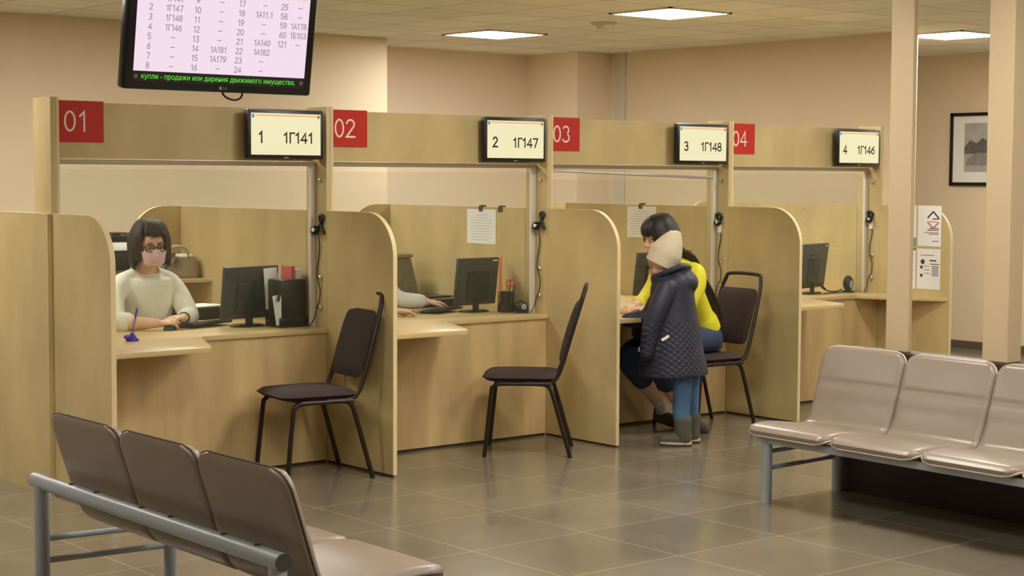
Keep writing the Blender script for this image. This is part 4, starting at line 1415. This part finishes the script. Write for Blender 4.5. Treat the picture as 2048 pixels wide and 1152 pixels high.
for A in (lN, lF):
    limb(bd, A, [.09, .08, .058, .052, .034])
    f = Vector(A[-1])
    limb(bd, [f + Vector((0, .02, -.05)), f + Vector((.02, -.08, -.075)), f + Vector((.03, -.15, -.09))], [.034, .034, .024])
build_fused(bd, 'body', M_skin, p3, .0055, 2)
face_parts(HM3, p3)
tp = MB()
tp.tube(catmull([(4.07, -.297, 1.085), (4.10, -.30, 1.03), (4.16, -.30, .92), (4.23, -.30, .79), (4.31, -.30, .66), (4.33, -.30, .625)], 4),
        [(.085, .065), (.10, .072), (.125, .082), (.145, .092), (.155, .10)] + [(.158, .108)] * 5 + [(.154, .110)] * 5 + [(.166, .122)] * 6, 30, ref=(0, 1, 0))
for sy, A in ((-1, cN), (1, cF)):
    limb(tp, [(4.10, -.30 + sy * .10, 1.03), A[0], A[1], A[2], tuple(Vector(A[2]).lerp(Vector(A[3]), .5 if sy < 0 else .98))], [.055, .066, .060, .052, .050])
build_fused(tp, 'top', M_yellow, p3, .007, 3)
tr = MB()
tr.tube(catmull([(4.31, -.30, .66), (4.335, -.30, .57), (4.345, -.30, .50)], 3), [(.150, .112), (.160, .118), (.168, .122), (.172, .122), (.172, .12), (.168, .115), (.155, .105)], 28, ref=(0, 1, 0))
for A in (lN, lF):
    limb(tr, [A[0], A[1], A[2], tuple(Vector(A[2]).lerp(Vector(A[3]), .80))], [.094, .084, .074, .070])
build_fused(tr, 'jeans', M_jeans_d, p3, .008, 3)
for A in (lN, lF):
    f = Vector(A[-1])
    build_fused(limb(MB(), [Vector(A[3]).lerp(f, .74), Vector(A[3]).lerp(f, .88), f + Vector((0, 0, -.02))], [.044, .042, .042]), 'sock', M_sock, p3, .007, 2)
    sh = MB()
    limb(sh, [f + Vector((0, .025, -.055)), f + Vector((.02, -.08, -.080)), f + Vector((.03, -.165, -.092))], [.045, .042, .032])
    o_ = build_fused(sh, 'shoe', M_boot, p3, .007, 2)
hr = MB()
hr.ell((0, -.024, .034), (.083, .098, .103), seg=28)
inv = HM3.inverted()
Bk = [Vector(q) for q in ((4.135, -.315, 1.13), (4.245, -.34, .99), (4.355, -.355, .85), (4.44, -.36, .70))]
for a in range(-30, 31, 8):     # fringe
    ph = math.radians(a); sx, cy = math.sin(ph), math.cos(ph)
    lock(hr, [(0, -.02, .135), (sx * .05, .01 + cy * .035, .130), (sx * .09, .006 + cy * .088, .085), (sx * .088, .012 + cy * .088, .035)], .017, .009)
for a in list(range(38, 180, 7)) + list(range(-38, -180, -7)):
    ph = math.radians(a); sx, cy = math.sin(ph), math.cos(ph)
    q = (abs(a) - 38) / 142
    tgt = []
    sp = random.uniform(-.5, .5)
    sd_ = (-1 if a < 0 else 1)
    for i, b in enumerate(Bk):
        wv = Vector((0, sd_ * -1 * (.080 - .045 * q) * (1 - .20 * i) + sp * .012, random.uniform(-.01, .01)))
        tgt.append(tuple(inv @ (b + wv + Vector((-.008 * (1 - q), 0, 0)))))
    lock(hr, [(0, -.02, .136), (sx * .062, -.018 + cy * .058, .124), (sx * .098, -.018 + cy * .100, .05), (sx * .100, -.03 + cy * .085, -.045)] + tgt, .018, .015)
cq = [Vector((0, -.05, .0)), inv @ Vector((4.085, -.30, 1.165))] + [inv @ (b + Vector((-.012, 0, 0))) for b in Bk]
hr.tube(catmull(cq, 5), [(.078 - .0016 * k, .060 - .0014 * k) for k in range(26)], 20, ref=(1, 0, 0))
build_fused(hr.xf(HM3), 'hair', M_hair_b, p3, .006, 1)

# ---- child in navy coat and beige hat, standing at the chair
O = Vector((3.668, -.775, 0))
I = Vector((math.cos(YAW), -math.sin(YAW), 0)); K = Vector((math.sin(YAW), math.cos(YAW), 0))
L_ = lambda i, k, z: tuple(O + I * i + K * k + Vector((0, 0, z)))
p4 = thing('child', 'child in navy quilted coat, beige knitted hat and blue jeans standing by counter 03', 'person', tuple(O))
fy = math.atan2(-( -I + K * .35).x, (-I + K * .35).y)
HM4 = head_frame(L_(-.105, 0, 1.105), fy, -.42, 0, .90)
bd = MB()
hm = head(HM4); me_ = bpy.data.meshes.new('h'); hm.bm.to_mesh(me_); hm.bm.free(); bd.mesh(me_, Matrix.Identity(4))
limb(bd, [L_(-.085, 0, 1.06), L_(-.06, 0, 1.0), L_(-.05, 0, .95)], [.045, .045, .06])
limb(bd, [L_(-.05, 0, .97), L_(-.035, 0, .85), L_(-.02, 0, .65), L_(0, 0, .52)], [(.075, .10), (.085, .11), (.085, .10), (.09, .11)], 20, ref=tuple(I))
dN = [L_(-.09, -.125, .955), L_(-.14, -.165, .85), L_(-.18, -.175, .745), L_(-.195, -.17, .68), L_(-.20, -.165, .635)]
dF = [L_(-.07, .125, .955), L_(-.12, .16, .86), L_(-.17, .165, .77), L_(-.23, .15, .75), L_(-.29, .13, .745)]
limb(bd, dN, [.038, .036, .032, .027, .022]); limb(bd, dF, [.038, .036, .032, .027, .022])
hand(bd, dN[-1], tuple(-I * .25 + Vector((0, 0, -1))), tuple(-K), 1, .8, .70)
hand(bd, dF[-1], tuple(-I + K * -.1), (0, 0, 1), 1, .6, .70)
gN = [L_(.02, -.065, .55), L_(.015, -.065, .35), L_(.01, -.065, .22), L_(.02, -.065, .07)]
gF = [L_(.075, .065, .55), L_(.078, .065, .35), L_(.078, .065, .22), L_(.085, .065, .07)]
for A in (gN, gF):
    limb(bd, A, [.06, .045, .042, .030])
    f = Vector(A[-1])
    limb(bd, [f + I * .01 + Vector((0, 0, -.03)), f - I * .06 + Vector((0, 0, -.04)), f - I * .10 + Vector((0, 0, -.042))], [.028, .026, .020])
build_fused(bd, 'body', M_skin, p4, .005, 2)
face_parts(HM4, p4)
ct = MB()
ct.tube(catmull([L_(-.065, 0, 1.045), L_(-.05, 0, .985), L_(-.045, 0, .87), L_(-.04, 0, .72), L_(-.04, 0, .56), L_(-.035, 0, .425)], 4),
        [(.075, .085), (.09, .105), (.105, .125), (.118, .14), (.125, .148), (.130, .150), (.133, .152), (.135, .155), (.138, .158), (.142, .162), (.148, .166), (.155, .172),
         (.163, .178), (.170, .184), (.177, .190), (.184, .196), (.191, .201), (.198, .206), (.205, .210), (.211, .214), (.214, .216)], 32, ref=tuple(I))
for A in (dN, dF):
    limb(ct, [A[0], A[1], A[2], A[3], tuple(Vector(A[3]).lerp(Vector(A[4]), 2.4 if A is dN else 1.2))], [.064, .060, .056, .052, .047])
RK = Matrix.Rotation(-YAW, 3, 'Z')
ct.ell(L_(.015, 0, .985), (.098, .118, .082), M=RK)      # hood hanging at the back
ct.ell(L_(-.015, 0, 1.045), (.080, .102, .062), M=RK)
ct.ell(L_(-.10, 0, 1.005), (.080, .10, .050), M=RK)
ct.tube(catmull([L_(-.165, -.03, 1.015), L_(-.10, -.10, 1.05), L_(-.01, -.105, 1.085), L_(.055, 0, 1.08), L_(-.01, .105, 1.085), L_(-.10, .10, 1.05), L_(-.165, .03, 1.015)], 5), [.018] * 31, 10)
me_ = fuse(ct, .007, 9)
me_.transform(chain(p4).inverted())
link(me_, 'coat', M_coat, p4, 180)
zt = MB()
zt.box(-.026, .026, -.004, .004, -.008, .008)
build(zt.xf(Matrix.Translation(Vector(L_(-.10, -.176, .665))) @ Matrix.Rotation(-YAW, 4, 'Z') @ Matrix.Rotation(math.radians(-32), 4, 'Y')), 'pocket_tag', M_paper, p4, False, True, 'small white pocket tag')
build(MB().tube([L_(-.158, -.135, .935), L_(-.168, -.140, .915), L_(-.172, -.155, .895)], .007, 8), 'shoulder_piping', M_paper, p4, True, True)
jn = MB()
for A in (gN, gF):
    limb(jn, [A[0], A[1], A[2], tuple(Vector(A[2]).lerp(Vector(A[3]), .45))], [.072, .056, .052, .050])
jn.tube([L_(.04, 0, .60), L_(.045, 0, .50)], [(.09, .13), (.085, .12)], 20, ref=tuple(I))
build_fused(jn, 'jeans', M_jeans, p4, .007, 3)
for A in (gN, gF):
    f = Vector(A[-1])
    bt = MB()
    limb(bt, [f + Vector((0, 0, .085)), f + Vector((0, 0, .05)), f + I * .008 + Vector((0, 0, -.02))], [.057, .053, .050])
    limb(bt, [f + I * .01 + Vector((0, 0, -.025)), f - I * .06 + Vector((0, 0, -.030)), f - I * .115 + Vector((0, 0, -.034))], [.042, .039, .030])
    bo = build_fused(bt, 'boot', M_boot, p4, .006, 2)
    so = MB()
    so.tube([f + I * .055 + Vector((0, 0, -.053)), f + I * .02 + Vector((0, 0, -.053)), f - I * .07 + Vector((0, 0, -.053)), f - I * .135 + Vector((0, 0, -.05))], [(.030, .016), (.043, .017), (.045, .017), (.026, .014)], 16, ref=tuple(K))
    build(so, 'sole', M_sole, bo, True, True)
ht = MB()
b0, b1 = Vector(L_(-.122, 0, 1.088)), Vector(L_(-.026, -.005, 1.287))
hp_ = [b0, b0.lerp(b1, .22), b0.lerp(b1, .5), b0.lerp(b1, .78), b1]
ht.tube(catmull(hp_, 5), [(.096 + .006 * k / 8, .096) if k < 9 else ((.102 - .066 * ((k - 8) / 12) ** 1.15), (.096 - .070 * ((k - 8) / 12) ** 1.3)) for k in range(21)], 32, ref=tuple(I))
ht.ell(b0.lerp(b1, .36), (.096, .096, .088))
ht.ell(b1 - (b1 - b0) * .04, (.036, .028, .022), M=RK)
build_fused(ht, 'knitted_hat', M_hat, p4, .006, 8)

# dark bag on her lap
t = thing('lap_bag', 'dark brown bag on the lap of the woman in yellow, under ledge 03', 'bag', (3.90, -.31, .60), 0)
lb = MB()
lb.tube(catmull([(0, 0, .0), (0, 0, .03), (0, 0, .09), (0, 0, .115)], 4), [(.10, .12), (.115, .14), (.12, .15), (.122, .152), (.122, .152), (.12, .15), (.118, .148), (.115, .145), (.11, .14), (.105, .135), (.10, .13), (.095, .12), (.085, .11)], 28, ref=(1, 0, 0))
build_fused(lb.xf(chain(t)), 'bag_body', M_dkwood, t, .007, 2)
build(MB().tube(catmull([(-.06, -.14, .07), (-.07, -.155, .10), (.0, -.15, .118), (.07, -.155, .10), (.06, -.14, .07)], 5), .006, 8), 'strap', M_black, t)
